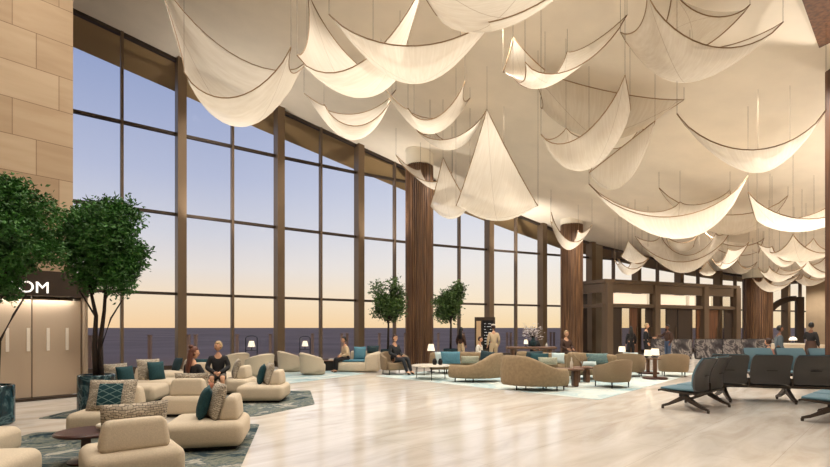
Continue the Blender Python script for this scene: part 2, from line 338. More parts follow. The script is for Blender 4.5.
# ceiling: one smooth falling surface, inside and on past the glass as the roof overhang
def ceiling_mesh():
    b = MB(); xs = [-30 + k * .8 for k in range(81)]; vs = []; n = 24
    for x in xs:
        y1 = interp(POST, x) if x > POST[0][0] else 11.2 + (x + 17.4) * .1
        for j in range(n + 1):
            y = -8 + (y1 + 8) * j / n; vs.append((x, y, ceil_h(x, y)))
    fs = [(i * (n + 1) + j, i * (n + 1) + j + 1, (i + 1) * (n + 1) + j + 1, (i + 1) * (n + 1) + j) for i in range(len(xs) - 1) for j in range(n)]
    m = len(vs); top = [(x, y, z + .3) for x, y, z in vs]
    b.add(vs, fs); b.add(top, [f[::-1] for f in fs]); return b
struct(ceiling_mesh().build('ceiling', M['ceil'], smooth=True))
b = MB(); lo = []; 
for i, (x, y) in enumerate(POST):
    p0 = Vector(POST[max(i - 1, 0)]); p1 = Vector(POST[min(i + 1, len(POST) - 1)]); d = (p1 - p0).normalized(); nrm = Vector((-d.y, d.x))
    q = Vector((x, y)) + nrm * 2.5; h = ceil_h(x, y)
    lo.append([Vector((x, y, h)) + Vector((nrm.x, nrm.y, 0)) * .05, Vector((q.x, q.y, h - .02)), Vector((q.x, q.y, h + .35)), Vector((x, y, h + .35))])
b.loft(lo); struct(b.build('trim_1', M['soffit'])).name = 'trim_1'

# glazed facade: every bay a window with its own post, mullion, transoms and panes
TR = [.12, 2.88, 5.83, 8.81, 11.76]
def bay(i):
    a, c = Vector(POST[i]), Vector(POST[i + 1]); mid = (a + c) / 2; L = (c - a).length; ang = math.atan2((c - a).y, (c - a).x)
    w0 = sempty('window_%d' % (i + 1), (a.x, a.y, 0), ang)
    def H(t): p = a + (c - a) * t; return ceil_h(p.x, p.y)
    hA, hM, hC = H(0), H(.5), H(1)
    g = MB()
    for t0, t1 in ((.0, .5), (.5, 1.0)):
        x0, x1 = L * t0 + .03, L * t1 - .03; y0 = -.01; y1 = .015
        vs = [(x0, y0, 0), (x1, y0, 0), (x1, y0, H(t1)), (x0, y0, H(t0)), (x0, y1, 0), (x1, y1, 0), (x1, y1, H(t1)), (x0, y1, H(t0))]
        g.add(vs, [(0, 1, 2, 3), (5, 4, 7, 6), (0, 4, 5, 1), (3, 2, 6, 7), (0, 3, 7, 4), (1, 5, 6, 2)])
    g.build('glass_pane', M['glass'], w0)
    MB().box((0, -.12, hA / 2), (.3, .5, hA)).build('post', M['post'], w0)
    MB().box((L / 2, -.05, hM / 2), (.085, .22, hM)).build('mullion', M['bronze'], w0)
    for z in TR:
        if z < min(hA, hC) - .1: MB().box((L / 2, -.03, z), (L - .3, .16, .24 if z < 1 else .1)).build('transom', M['bronze_dark'], w0)
    b = MB(); b.loft([[Vector((x, -.12, h + .05)), Vector((x, .06, h + .05)), Vector((x, .06, h - .12)), Vector((x, -.12, h - .12))] for x, h in ((0, hA), (L / 2, hM), (L, hC))])
    b.build('head_rail', M['bronze_dark'], w0)
for i in range(len(POST) - 1): bay(i)

# sandstone wall at the left
e1 = Vector((.64, .77)).normalized(); ang1 = math.atan2(e1.y, e1.x); wl_end = Vector((-8.44, 12.34))
LW = 26
wl = MB(); hs = [ceil_h(*(wl_end - e1 * LW * (1 - k / 8))) + .1 for k in range(9)]
wl.loft([[Vector((-LW * (1 - k / 8), 0, 0)), Vector((-LW * (1 - k / 8), .5, 0)), Vector((-LW * (1 - k / 8), .5, hs[k])), Vector((-LW * (1 - k / 8), 0, hs[k]))] for k in range(9)])
struct(wl.build('wall_left', M['stone'], loc=(wl_end.x, wl_end.y, 0), rot=(0, 0, ang1)))
# far right stone wall, and the walls beyond the frame that close the hall
def wall(name, pts, m, t=.3, h0=0):
    b = MB()
    for p, q in zip(pts, pts[1:]):
        p, q = Vector(p), Vector(q); d = (q - p).normalized(); nn = Vector((-d.y, d.x)) * t; K = 6
        b.loft([[Vector((s.x, s.y, h0)), Vector((s.x + nn.x, s.y + nn.y, h0)), Vector((s.x + nn.x, s.y + nn.y, ceil_h(s.x, s.y) + .1)), Vector((s.x, s.y, ceil_h(s.x, s.y) + .1))] for s in [p + (q - p) * k / K for k in range(K + 1)]])
    return struct(b.build(name, m))
M['stone_far'] = mat('pale_stone', C(176, 152, 122), .8, var=.08, vscale=1.5)
wall('wall_right', [(33.4, -8), (33.4, 34.0), (30.3, 38.6)], M['stone_far'])
wall('wall_back', [(-30, -7.7), (33.4, -7.7)], M['stone_far'])
wall('wall_rear', [(-29.7, -8), (-29.7, 9), (-17.4, 11.0)], M['stone_far'])
# wood clad pillar and lowered soffit at the right edge
b = MB(); b.box((10.25 + .55, 12.5 - .55, 4.1), (1.1, 1.1, 8.2)); pil = struct(b.build('pillar', M['panel_wood']))
b = MB(); A0, A1 = Vector((10.25, 12.5)), Vector((3.2, 5.5)); ex = Vector((14, -2))
b.loft([[Vector((p.x, p.y, z)) for p in (A0, A1, A1 + ex, A0 + ex)] for z in (8.2, 11.6)]); struct(b.build('trim_2', M['panel_wood']))
# slatted columns with plaster capitals
def column(x, y, r, hcap):
    c = sempty('column', (x, y, 0)); hc = ceil_h(x, y); MB().lathe([(r * .9, 0), (r * .9, hcap)], n=32).build('core', M['panel_wood'], c, smooth=30)
    s = MB(); n = 44
    for k in range(n):
        a = 2 * math.pi * k / n; jit = random.uniform(-.015, .02); ra = r * .95 + jit
        s.box((ra * math.cos(a), ra * math.sin(a), hcap / 2), (.11, 2 * math.pi * r / n * random.uniform(.6, .8), hcap), rz=a)
    s.build('slat_cladding', M['slat'], c)
    MB().lathe([(r * .82, hcap), (r * .86, hcap + .02), (r * 1.02, hcap + .04), (r * 1.05, hcap + .1), (r * 1.05, hc + .1)], n=40).build('capital', M['white'], c, smooth=30)
column(.2, 22.5, .6, 8.85); column(8.45, 27.0, .55, 7.15); column(23.3, 34, .85, 4.95)

# ------------------------------------------------------------------ sign room at the left: dark fascia, glazed front
ro = sempty('trim_3', (wl_end.x, wl_end.y, 0), ang1)      # local x along the wall (towards the windows), -y into the hall
RX0, RX1, RY = -9.0, .08, -.75
MB().box(((RX0 + RX1) / 2, RY + .4, 2.62), (RX1 - RX0, 1.0, .56)).build('fascia', M['bronze_dark'], ro)
M['painted_reflection'] = mat('pale_reflection_paint', C(240, 230, 214), .5)
for k in range(6): MB().box((RX1 - .36 - k * .37, RY + .185, 1.36), (.055, .03, .52)).build('painted_reflection', M['painted_reflection'], ro)  # pale bars painted as reflection streaks of the glossy front
for k in range(3):  # strip lights added out of sight to brighten the back panel
    d = bpy.data.lights.new('added_panel_light', 'AREA'); d.shape = 'RECTANGLE'; d.size = 2.6; d.size_y = .06; d.energy = 20; d.color = WARM; o = bpy.data.objects.new('added_panel_light', d); COL.objects.link(o); o.parent = ro; o.location = (-1.5 - 2.8 * k, RY + .1, 2.32)
M['lacquer'] = mat('gloss_beige_lacquer', C(198, 178, 154), .12, coat=.6)
MB().box(((RX0 + RX1) / 2 - .03, RY + .45, 1.16), (RX1 - RX0 - .06, .5, 2.2)).build('back_panel', M['lacquer'], ro)
b = MB()
for k in range(9): b.box((RX1 - .12 - k * .95, RY + .03, 1.2), (.016, .04, 2.28))
b.build('glazing_bar', M['post'], ro)
MB().box(((RX0 + RX1) / 2, RY - .01, 1.2), (RX1 - RX0, .02, 2.3)).build('glass_pane', M['glass'], ro)
MB().box(((RX0 + RX1) / 2, RY + .02, .03), (RX1 - RX0, .1, .06)).build('floor_track', M['bronze_dark'], ro)
MB().box((RX1 - .02, RY + .38, 1.2), (.05, .8, 2.3)).build('end_panel', M['lacquer'], ro)
M['sign'] = mat('sign_white', C(250, 248, 240), .5, emit=C(255, 250, 240), estr=.9)
def text(body, size, loc, rot, m, parent, name='lettering', ext=.012):
    cu = bpy.data.curves.new(name, 'FONT'); cu.body = body; cu.size = size; cu.extrude = ext; cu.align_x = 'CENTER'
    o = bpy.data.objects.new(name, cu); COL.objects.link(o); cu.materials.append(m); o.location = loc; o.rotation_euler = rot
    if parent: o.parent = parent
    return o
text('ROOM', .36, (-1.24, RY - .12, 2.40), (R(90), 0, 0), M['sign'], ro)

# ------------------------------------------------------------------ outside the glass
def off(i, d):
    p0 = Vector(POST[max(i - 1, 0)]); p1 = Vector(POST[min(i + 1, len(POST) - 1)]); q = (p1 - p0).normalized(); return Vector(POST[i]) + Vector((-q.y, q.x)) * d
b = MB(); b.loft([[Vector((*off(i, .35), -.25)), Vector((*off(i, 2.3), -.25)), Vector((*off(i, 2.3), .03)), Vector((*off(i, .35), .03))] for i in range(len(POST))])
g = b.build('grass', M['grass']); g['kind'] = 'stuff'; g['label'] = 'strip of clipped grass outside the glass wall'; g['category'] = 'grass'
pp = []
for i in range(1, len(POST) - 3):
    for t in (0, .42, .5): pp.append(off(i, 5.5) * (1 - t) + off(i + 1, 5.5) * t)
fpost = None
for p in pp:
    if fpost is None:
        fpost = thing('fence_post', 'slim weathered post of the low fence outside the tall glass wall', 'post', (p.x, p.y, -.25), 0, 'fence posts outside the glass')
        MB().box((0, 0, .75), (.13, .13, 1.5)).build('shaft', M['fence'], fpost); MB().box((0, 0, 1.52), (.17, .17, .05)).build('cap', M['fence'], fpost)
    else:
        o = copy_tree(fpost); o.location = (p.x, p.y, -.25)

# ------------------------------------------------------------------ linen sails under the ceiling
def sail(label, cor, sags, belly=.4, pull=.12, n=18, fe=0, rim=None, bot=None, tie=()):
    """four corners in order round the cloth, a sag for each edge (m); rim / bot: the image rows the front rim and the belly reach"""
    P = [Vector(p) for p in cor]; ctr = sum(P, Vector()) / 4; sags = list(sags)
    for p in P: p.z = min(p.z, ceil_h(p.x, p.y) - .35)
    def edge(i, t):
        a, c = P[i], P[(i + 1) % 4]; q = a.lerp(c, t); k = 4 * t * (1 - t); k = k ** .8
        inn = (ctr - (a + c) / 2); inn.z = 0
        return q - Vector((0, 0, sags[i] * k)) + inn * pull * k
    def pt(u, v):
        b0, b1 = edge(0, u), edge(2, 1 - u); l0, l1 = edge(3, 1 - v), edge(1, v)
        bl = P[0] * (1 - u) * (1 - v) + P[1] * u * (1 - v) + P[2] * u * v + P[3] * (1 - u) * v
        k = (4 * u * (1 - u)) * (4 * v * (1 - v))
        return b0 * (1 - v) + b1 * v + l0 * (1 - u) + l1 * u - bl - Vector((0, 0, belly * k ** .55))
    row = lambda p: HY - (p.z - EYE) * F / p.y
    if rim is not None:
        lo, hi = .02, 3.0; ratio = [sags[k] / max(sags[fe], 1e-3) for k in range(4)]
        for _ in range(24):
            sags[fe] = (lo + hi) / 2
            if max(row(edge(fe, t / 20)) for t in range(21)) > rim: hi = sags[fe]
            else: lo = sags[fe]
        for k in tie: sags[k] = sags[fe] * ratio[k]
    if bot is not None:
        lo, hi = -.6, 2.2
        for _ in range(24):
            belly = (lo + hi) / 2
            if max(row(pt(u / 12, v / 12)) for u in range(13) for v in range(13)) > bot: hi = belly
            else: lo = belly
    base = Vector((ctr.x, ctr.y, min(p.z for p in P) - max(belly, 0))); r = thing('fabric_sail', label, 'sail', base, 0, 'linen sails under the ceiling')
    vs = [pt(i / n, j / n) - base for j in range(n + 1) for i in range(n + 1)]; uv = [(i / n, j / n) for j in range(n + 1) for i in range(n + 1)]
    fs = [(j * (n + 1) + i, j * (n + 1) + i + 1, (j + 1) * (n + 1) + i + 1, (j + 1) * (n + 1) + i) for j in range(n) for i in range(n)]
    b = MB(); b.add(vs, fs); b.build('cloth', M['sail'], r, smooth=True, uvs=uv)
    loop = [edge(i, t / 14) - base for i in range(4) for t in range(14)]
    dist = (ctr - Vector((0, 0, EYE))).length
    MB().tube(loop, (.008 + .0004 * dist), n=5, closed=True).build('edge_cord', M['cord'], r, smooth=True)
    seen = []
    for p in P:
        if any((p - q).length < .05 for q in seen): continue
        seen.append(p); h = ceil_h(p.x, p.y) + .02
        MB().tube([p - base, Vector((p.x, p.y, h)) - base], (.003 + .00013 * dist), n=4).build('suspension_wire', M['wire'], r)
    return r
def quad(label, c, sags, rim=None, bot=None, fe=0, pull=.12, tie=()): sail(label, [at(*p) for p in c], sags, .3, pull, fe=fe, rim=rim, bot=bot, tie=tie)
def cres(label, L, Rr, back, rim=None, bot=None, bz=0.0, bsh=0.0, inset=.2):
    """a cloth seen side on: two front corners given by pixel and depth, the other two farther back"""
    a, c = at(*L), at(*Rr); d = (c - a); dh = Vector((d.x, d.y, 0)).normalized(); nn = Vector((-dh.y, dh.x, 0))
    if nn.y < 0: nn = -nn
    q = c + nn * back - d * inset + dh * bsh + Vector((0, 0, bz)); p = a + nn * back + d * inset + dh * bsh + Vector((0, 0, bz))
    sail(label, [a, c, q, p], [.6, .25, .6, .25], .3, fe=0, rim=rim, bot=bot, tie=(2,))

quad('huge pale sail nearest the stone wall, its long fold hanging over the tall windows', [(150, -40, 12.5), (184, 72, 10.3), (291, 47, 10.3), (307, 62, 12.6)], [.35, 1.0, .4, 1.1], 98, 127, 1)
quad('large creased sail just right of the one nearest the stone wall', [(306, -45, 13), (297, 55, 11.2), (428, -30, 11.2), (400, 72, 13.6)], [.35, .95, .5, .9], 73, 98, 1)
cres('bright crescent sail with a glowing belly, high right of the large creased sail', (329, 14, 9), (505, 5, 9), 1.9, 46, 84, bz=.5)
quad('dark shaded sail cut by the top edge above the bright crescent', [(392, -60, 7.6), (437, 14, 8.6), (602, -50, 7.6), (560, -70, 9.4)], [.3, .5, .3, .4], None, 33, 1)
quad('double rimmed shallow sail over the third tall window post', [(304, 93, 16.6), (324, 104, 15.4), (392, 98, 15.4), (396, 84, 17)], [.15, 1.0, .15, 1.1], 126, 140, 1, tie=(3,))
quad('sail with a sharp right peak hanging below the bright crescent', [(381, 84, 15), (408, 108, 13.6), (465, 81, 13.6), (470, 74, 16.5)], [.2, .7, .3, .9], 120, 134, 1)
quad('low cloth with a dark folded tip left of the pointed cone sail', [(414, 127, 17), (487, 109, 16.6), (476, 113, 18.6), (430, 118, 19)], [.75, .2, .6, .3], 140, 150, 0)
quad('tall pointed cone sail hanging at the middle of the windows', [(487, 109, 15.2), (538, 206, 15.6), (504, 177, 17.2), (456, 206, 15.6)], [.1, .1, .1, .1], None, 221, 0, .0)
quad('smaller cone sail beside the first wooden column', [(443, 157, 17.6), (470, 206, 17.8), (455, 196, 18.9), (430, 206, 17.8)], [.1, .1, .1, .1], None, 219, 0, .0)
cres('narrow sail sweeping in front of the white capital of the first column', (396, 155, 20.6), (452, 172, 19.4), 1.2, 182, 190, bz=-.1)
quad('small narrow cone sail with two tips near the top centre', [(513, 36, 13.15), (545, 70, 13.2), (538, 38, 14.0), (503, 72, 13.2)], [.05, .15, .1, .05], None, 81, 0, .02)
cres('curved half moon sail with a high right tip, below the top centre', (525, 62, 10.8), (627, 15, 11.4), 1.7, 74, 89, bz=.3)
cres('broad shaded sail behind the half moon sail, with a folded right tip', (527, 58, 14.2), (684, 76, 14.2), 2.0, 100, 140, bz=.2)
quad('bucket shaped sail with a tall right tip in the centre of the ceiling', [(541, 134, 11.9), (625, 75, 11.1), (630, 110, 12.9), (566, 128, 13.3)], [.75, .2, .45, .2], 144, 171, 0, -.05)
quad('round bellied sail hanging right of the bucket shaped sail', [(589, 173, 14.2), (655, 121, 13.6), (640, 112, 16), (600, 140, 16)], [.35, .2, .45, .2], 166, 190, 0, -.05)
cres('big glowing sail at the top right with a folded right tip', (647, -6, 9.4), (783, 22, 9.8), 1.9, 48, 83, bz=.5)
cres('sail cut by the top edge above the big glowing one', (672, -14, 10.6), (750, -8, 10.6), 1.6, 17, 38, bz=.4)
quad('wide smile shaped sail next to the wooden pillar at the right edge', [(677, 114, 10.6), (826, 110, 10.8), (790, 140, 13.2), (758, 154, 13.6)], [1.0, .3, .3, .5], 150, 173, 0, .08)
quad('long smile shaped sail over the middle lounge, with a small peak behind', [(589, 184, 15.6), (748, 176, 16), (730, 190, 18.5), (680, 202, 19)], [1.3, .4, .3, .6], 217, 239, 0, .05)
quad('long curved sail ending in a thick right tip over the doors', [(659, 188, 19.4), (788, 173, 19.4), (757, 214, 22), (697, 205, 22)], [1.3, .5, .4, .5], 215, 235, 0, .05)
quad('sail running behind the right pillar from a thin left tip', [(748, 192, 14.4), (872, 190, 14.4), (830, 205, 17), (757, 216, 17.4)], [1.15, .4, .3, .4], 219, 232, 0, .05)
quad('sail with two thick parallel folds on its right end over the doors', [(635, 236, 22.4), (731, 231, 22.4), (717, 231, 24.2), (660, 234, 24.8)], [1.0, .2, .9, .3], 262, 273, 0, tie=(2,))
quad('small pointed sail left of the door canopy', [(628, 240, 23), (648, 258, 23), (642, 256, 24.6), (621, 256, 23.4)], [.1, .1, .2, .1], None, 263, 0, .0)
cres('thin open sail hanging under the small pointed one by the door canopy', (619, 259, 24), (649, 258, 24), 1.2, 269, 275, bz=.1)
quad('pale round cloth hanging behind the long smile shaped sail', [(664, 222, 25.6), (697, 222, 25.6), (694, 220, 27.4), (668, 220, 27.4)], [.4, .2, .4, .2], None, 252)
cres('sail with a tall left tip in front of the second wooden column', (551, 212, 23.4), (592, 225, 23.4), 1.1, 242, 250, bz=-.1, inset=.15)
quad('tiny drop shaped sail above the door canopy', [(707, 261, 25.4), (716, 272, 25.4), (709, 270, 26.6), (699, 272, 25.4)], [.05, .1, .1, .05], None, 276, 0, .0)
cres('half moon sail with a high right tip left of the third column', (722, 262, 24), (749, 242, 24), 1.2, 264, 269, bz=.1)
quad('folded sail with dark rims above the third column', [(757, 243, 19.5), (772, 246, 18.6), (802, 250, 19.5), (794, 244, 21.4)], [.1, .5, .2, .5], None, 267)
quad('peaked sail with a straight left edge near the right pillar', [(793, 234, 16.4), (836, 248, 16.2), (814, 238, 18.2), (770, 252, 18.4)], [.5, .2, .3, .2], 253, 262, 0, .05)
quad('open mouthed sail close to the right pillar, under the peaked one', [(793, 258, 22.8), (806, 256, 22), (838, 268, 22.6), (826, 256, 24.4)], [.2, .4, .2, .4], None, 278)
cres('shallow bowl shaped sail below the folded sail with dark rims', (769, 266, 20.9), (806, 264, 20.9), 1.1, 275, 282, bz=.05)
cres('lowest far sail hanging before the arched window', (763, 276, 25), (800, 274, 25), 1.3, 286, 292)
cres('far pale sail at the right pillar, lowest on that side', (803, 274, 27), (838, 270, 27), 1.3, 280, 286)
quad('large flat sail behind the long curved sail, its right edge hanging straight', [(706, 222, 25), (764, 216, 25), (760, 210, 27.2), (714, 213, 27.2)], [.5, .4, .4, .2], None, 244)
cres('small far sail between the door canopy and the third column', (737, 258, 29), (757, 262, 29), 1.2, 269, 274)

# ------------------------------------------------------------------ modular lounge sofas
def module(label, x, y, rz, wd=1.05, dp=.95, back=None, group='low beige lounge sofas'):
    """back: 'rear' local +y side, 'right' +x side, 'left' -x side"""
    t = thing('lounge_sofa', label, 'sofa', (x, y, 0), R(rz), group)
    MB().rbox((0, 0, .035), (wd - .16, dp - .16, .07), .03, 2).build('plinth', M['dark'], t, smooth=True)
    st = MB().rbox((0, 0, .215), (wd, dp, .33), .095, 4, bulge=.012).build('seat', M['fabric'], t, smooth=True)
    hx, hy, rr = wd / 2 - .04, dp / 2 - .04, .12; loop = []
    for k in range(32):
        a = 2 * math.pi * k / 32; ca, sa = math.cos(a), math.sin(a)
        loop.append((math.copysign(abs(ca) ** .35, ca) * hx, math.copysign(abs(sa) ** .35, sa) * hy, .352))
    MB().tube(loop, .007, 5, closed=True).build('piping', M['piping'], st, smooth=True)
    if back:
        L = wd * .74 if back in ('rear', 'front') else dp * .62
        def tap(p): k = (p.z + .16) / .32; return (p.x * (1 - .14 * k), p.y * (1 - .45 * k) + .03 * k, p.z)
        q = MB().rbox((0, 0, 0), (L, .27, .32), .06, 3, fn=tap, bulge=.01)
        pos, a = {'rear': ((0, dp / 2 - .24, .525), 0), 'right': ((wd / 2 - .2, 0, .525), -90), 'left': ((-wd / 2 + .2, 0, .525), 90), 'front': ((0, -dp / 2 + .24, .525), 180)}[back]
        q.build('backrest', M['fabric'], t, smooth=True, loc=pos, rot=(0, 0, R(a)))
    return t
def cushion(label, parent_xy, z, wd, h, yaw, tilt, m, th=.16, panel=None, group=None, name='cushion', roll=0):
    """stands on its lower edge at (x, y, z); tilt leans it back (towards local +y)"""
    b = MB(); n = 10; out = []
    for sgn in (1, -1):
        vs = []
        for j in range(n + 1):
            for i in range(n + 1):
                u, v = -1 + 2 * i / n, -1 + 2 * j / n; k = ((1 - abs(u) ** 2.6) * (1 - abs(v) ** 2.6)) ** .55
                sx = 1 - .05 * (1 - abs(v)) ** 1.0 * abs(u); sz = 1 - .05 * (1 - abs(u)) * abs(v)
                vs.append((u * wd / 2 * sx, -sgn * (k * th / 2 + .006), (v * sz) * h / 2))
        fs = [(j * (n + 1) + i, j * (n + 1) + i + 1, (j + 1) * (n + 1) + i + 1, (j + 1) * (n + 1) + i) for j in range(n) for i in range(n)]
        b.add(vs, fs)
    rim = [i for i in range(n + 1)] + [j * (n + 1) + n for j in range(1, n + 1)] + [n * (n + 1) + i for i in range(n - 1, -1, -1)] + [j * (n + 1) for j in range(n - 1, 0, -1)]
    N = (n + 1) ** 2; b.f += [(rim[k], rim[(k + 1) % len(rim)], N + rim[(k + 1) % len(rim)], N + rim[k]) for k in range(len(rim))]; b.mi += [0] * len(rim)
    rot = Euler((R(-tilt), R(roll), R(yaw)), 'XYZ').to_matrix()
    c = Vector((parent_xy[0], parent_xy[1], z)) + rot @ Vector((0, 0, h / 2)) - Vector((0, 0, .012))
    o = b.build(name, m, smooth=True, loc=c, rot=rot.to_euler()); tag(o, label, 'cushion', group)
    if panel:
        p = MB(); vs = []
        for j in range(n + 1):
            for i in range(n + 1):
                u, v = (-.5 + i / n) * 1.0, -.66 + 1.36 * j / n; k = ((1 - abs(u) ** 2.6) * max(0, 1 - abs(v) ** 2.6)) ** .55
                vs.append((u * wd / 2, -(k * th / 2 + .012), v * h / 2 * .98))
        p.add(vs, [(j * (n + 1) + i, j * (n + 1) + i + 1, (j + 1) * (n + 1) + i + 1, (j + 1) * (n + 1) + i) for j in range(n) for i in range(n)])
        q = p.build('centre_panel', panel, o, smooth=True); q['label'] = 'teal quilted centre panel'
    return o
def w2(x, y, rz, lx, ly): a = R(rz); return (x + lx * math.cos(a) - ly * math.sin(a), y + lx * math.sin(a) + ly * math.cos(a))

def mk_quilt():
    m = mat('teal_quilted', C(28, 70, 78), .9, bump=.3, bscale=60); t = m.node_tree; b = t.nodes['Principled BSDF']; c = t.nodes.new('ShaderNodeTexCoord')
    s = t.nodes.new('ShaderNodeSeparateXYZ'); t.links.new(c.outputs['Object'], s.inputs[0]); j = None
    for sg in (1, -1):
        v = math_node(t, 'ADD', math_node(t, 'MULTIPLY', s.outputs[0], .5 * sg), s.outputs[2]); e = math_node(t, 'LESS_THAN', math_node(t, 'FRACT', math_node(t, 'DIVIDE', math_node(t, 'ADD', v, 5), .1)), .13)
        j = e if j is None else math_node(t, 'MAXIMUM', j, e)
    x = t.nodes.new('ShaderNodeMixRGB'); t.links.new(j, x.inputs[0]); x.inputs[1].default_value = C(26, 66, 74); x.inputs[2].default_value = C(112, 142, 140); t.links.new(x.outputs[0], b.inputs['Base Color']); return m
M['quilt'] = mk_quilt()

# rugs under the lounge groups
def rug(name_label, pts, m, th=.006):
    P = [Vector((x, y, 0)) for x, y in pts]; c = sum(P, Vector()) / len(P); b = MB(); ring = []
    for i in range(len(P)):                                   # rounded corners
        a, p, q = P[i - 1], P[i], P[(i + 1) % len(P)]
        for t in (0, .33, .66, 1):
            A = p + (a - p).normalized() * .12; B = p + (q - p).normalized() * .12; ring.append(A.lerp(p, t).lerp(p.lerp(B, t), t) - c)
    b.loft([[Vector((r.x, r.y, z)) for r in ring] for z in (.001, th)])
    return tag(b.build('area_rug', m, loc=c), name_label, 'rug')
rug('dark teal abstract rug under the nearest sofas', [(-5.9, 7.75), (-2.62, 8.45), (-1.98, 5.6), (-1.75, 4.2), (-5.7, 4.0)], M['rug_teal'])
rug('dark teal abstract rug under the second row of sofas', [(-6.75, 8.9), (-2.9, 9.15), (-2.12, 10.6), (-2.7, 12.9), (-6.7, 12.2)], M['rug_teal'])
rug('pale blue rug under the barrel chairs by the windows', [(-6.9, 13.6), (-3.6, 14.6), (-1.7, 17.6), (-4.4, 20.2), (-8.3, 16.6)], M['rug_pale'])
rug('large pale blue rug under the curved sofas', [(4.14, 11.24), (10.0, 17.8), (4.6, 22.8), (-1.35, 16.75)], M['rug_pale'])
RT = .006

m1 = module('beige sofa block cut by the bottom left corner, nearest of its row', -4.38, 4.75, 8)
m1b = module('beige sofa block behind the one in the bottom left corner', -5.5, 5.9, 8)
m2 = module('beige sofa at the bottom seen from behind, with a woven lumbar cushion', -3.03, 5.35, 38, .88, .82, back='front')
m3 = module('beige sofa at the front rug corner, teal and woven cushions against its back', -2.87, 6.95, 12, 1.0, .92, back='right')
m4 = module('beige sofa seen from behind that the long haired woman sits on', -4.2, 9.5, 4, .86, .95, back='front')
m5 = module('lone beige sofa standing out on the bare floor, teal and woven cushions', -3.36, 11.15, 3, .98, .9, back='right')
m6 = module('beige sofa under the man in the black shirt', -4.58, 12.45, 2, 1.05, .9, back='right')
m7 = module('beige sofa carrying the big square woven cushion with a teal centre', -4.68, 7.78, 8, .94, .95, back='rear')
m8 = module('beige sofa beside the tree planter with its back at the left', -6.2, 10.95, 6, 1.25, .9, back='left')
m9 = module('beige sofa between the planter sofa and the long haired woman', -6.2, 12.1, -5, 1.08, .85, back='left')
S_ = .375
def on(x, y, rz, lx, ly, *a, **k): return w2(x, y, rz, lx, ly)
cushion('long woven lumbar cushion over the back of the nearest sofa', w2(-3.03, 5.35, 38, .02, -.0), S_, .64, .48, 38 + 180, 10, M['weave'])
cushion('woven cushion leaning on the sofa back at the front rug corner', w2(-2.87, 6.95, 12, .04, -.06), S_, .52, .52, 12 - 68, 16, M['weave'])
cushion('teal cushion left of the woven one at the front rug corner', w2(-2.87, 6.95, 12, -.12, -.0), S_, .46, .46, 12 - 80, 16, M['teal'])
cushion('woven lumbar cushion behind the long haired woman', w2(-4.2, 9.5, 4, -.02, .02), S_, .62, .42, 4 + 180, 12, M['weave'])
cushion('woven cushion on the lone sofa on the bare floor', w2(-3.36, 11.15, 3, .04, -.06), S_, .52, .5, 3 - 66, 15, M['weave'])
cushion('teal cushion on the lone sofa on the bare floor', w2(-3.36, 11.15, 3, -.12, -.0), S_, .44, .46, 3 - 76, 15, M['teal'])
cushion('woven cushion right of the man in the black shirt', w2(-4.58, 12.45, 2, .08, -.06), S_, .52, .5, 2 - 68, 15, M['weave'])
cushion('big square woven cushion with a teal quilted centre', w2(-4.68, 7.78, 8, .06, -.3), S_, .68, .5, 8, 20, M['weave'], panel=M['quilt'])
cushion('woven cushion on the planter sofa', w2(-6.2, 10.95, 6, -.24, -.12), S_, .52, .5, 6 + 52, 14, M['weave'])
cushion('teal cushion on the planter sofa', w2(-6.2, 10.95, 6, -.02, -.16), S_, .4, .44, 6 + 62, 14, M['teal'])
cushion('woven cushion between the planter sofa and the seated woman', w2(-6.2, 12.1, -5, -.16, -.1), S_, .52, .52, -5 + 52, 14, M['weave'])
cushion('teal cushion between the planter sofa and the seated woman', w2(-6.2, 12.1, -5, .06, -.14), S_, .4, .46, -5 + 62, 14, M['teal'])
# round walnut table with a crumpled napkin
t = thing('coffee_table', 'round dark walnut coffee table beside the nearest sofa', 'table', (-3.98, 6.05, RT))
MB().lathe([(0.01, .33), (.31, .33), (.335, .345), (.335, .36), (.32, .375), (.01, .375)], n=40).build('table_top', M['walnut'], t, smooth=30)
MB().lathe([(.2, 0), (.2, .02), (.06, .05), (.05, .33)], n=20).build('pedestal', M['walnut'], t, smooth=30)
tag(MB().ball((0, 0, .045), (.1, .07, .045), 8, lambda p, u: p * (1 + .25 * noise.noise(u * 3))).build('napkin', M['white'], smooth=True, loc=(-3.8, 6.12, RT + .372)), 'crumpled pale napkin on the dark walnut table', 'napkin')
# sofas at the back of the left lounge
m10 = module('beige sofa with its back turned, behind the long haired woman', -5.65, 13.75, 3, 1.15, .9, back='front')
m11 = module('beige sofa with blue cushions on its top, farthest left by the windows', -6.9, 14.5, 30, .95, .9, back='right')
cushion('dark blue cushion left on the far left sofa by the windows', w2(-6.9, 14.5, 30, -.05, .05), S_, .42, .40, -40, 18, M['deep_teal'])
cushion('blue green cushion on the sofa behind the long haired woman', w2(-5.65, 13.75, 3, -.15, .1), S_, .5, .42, 183, 16, M['teal'])

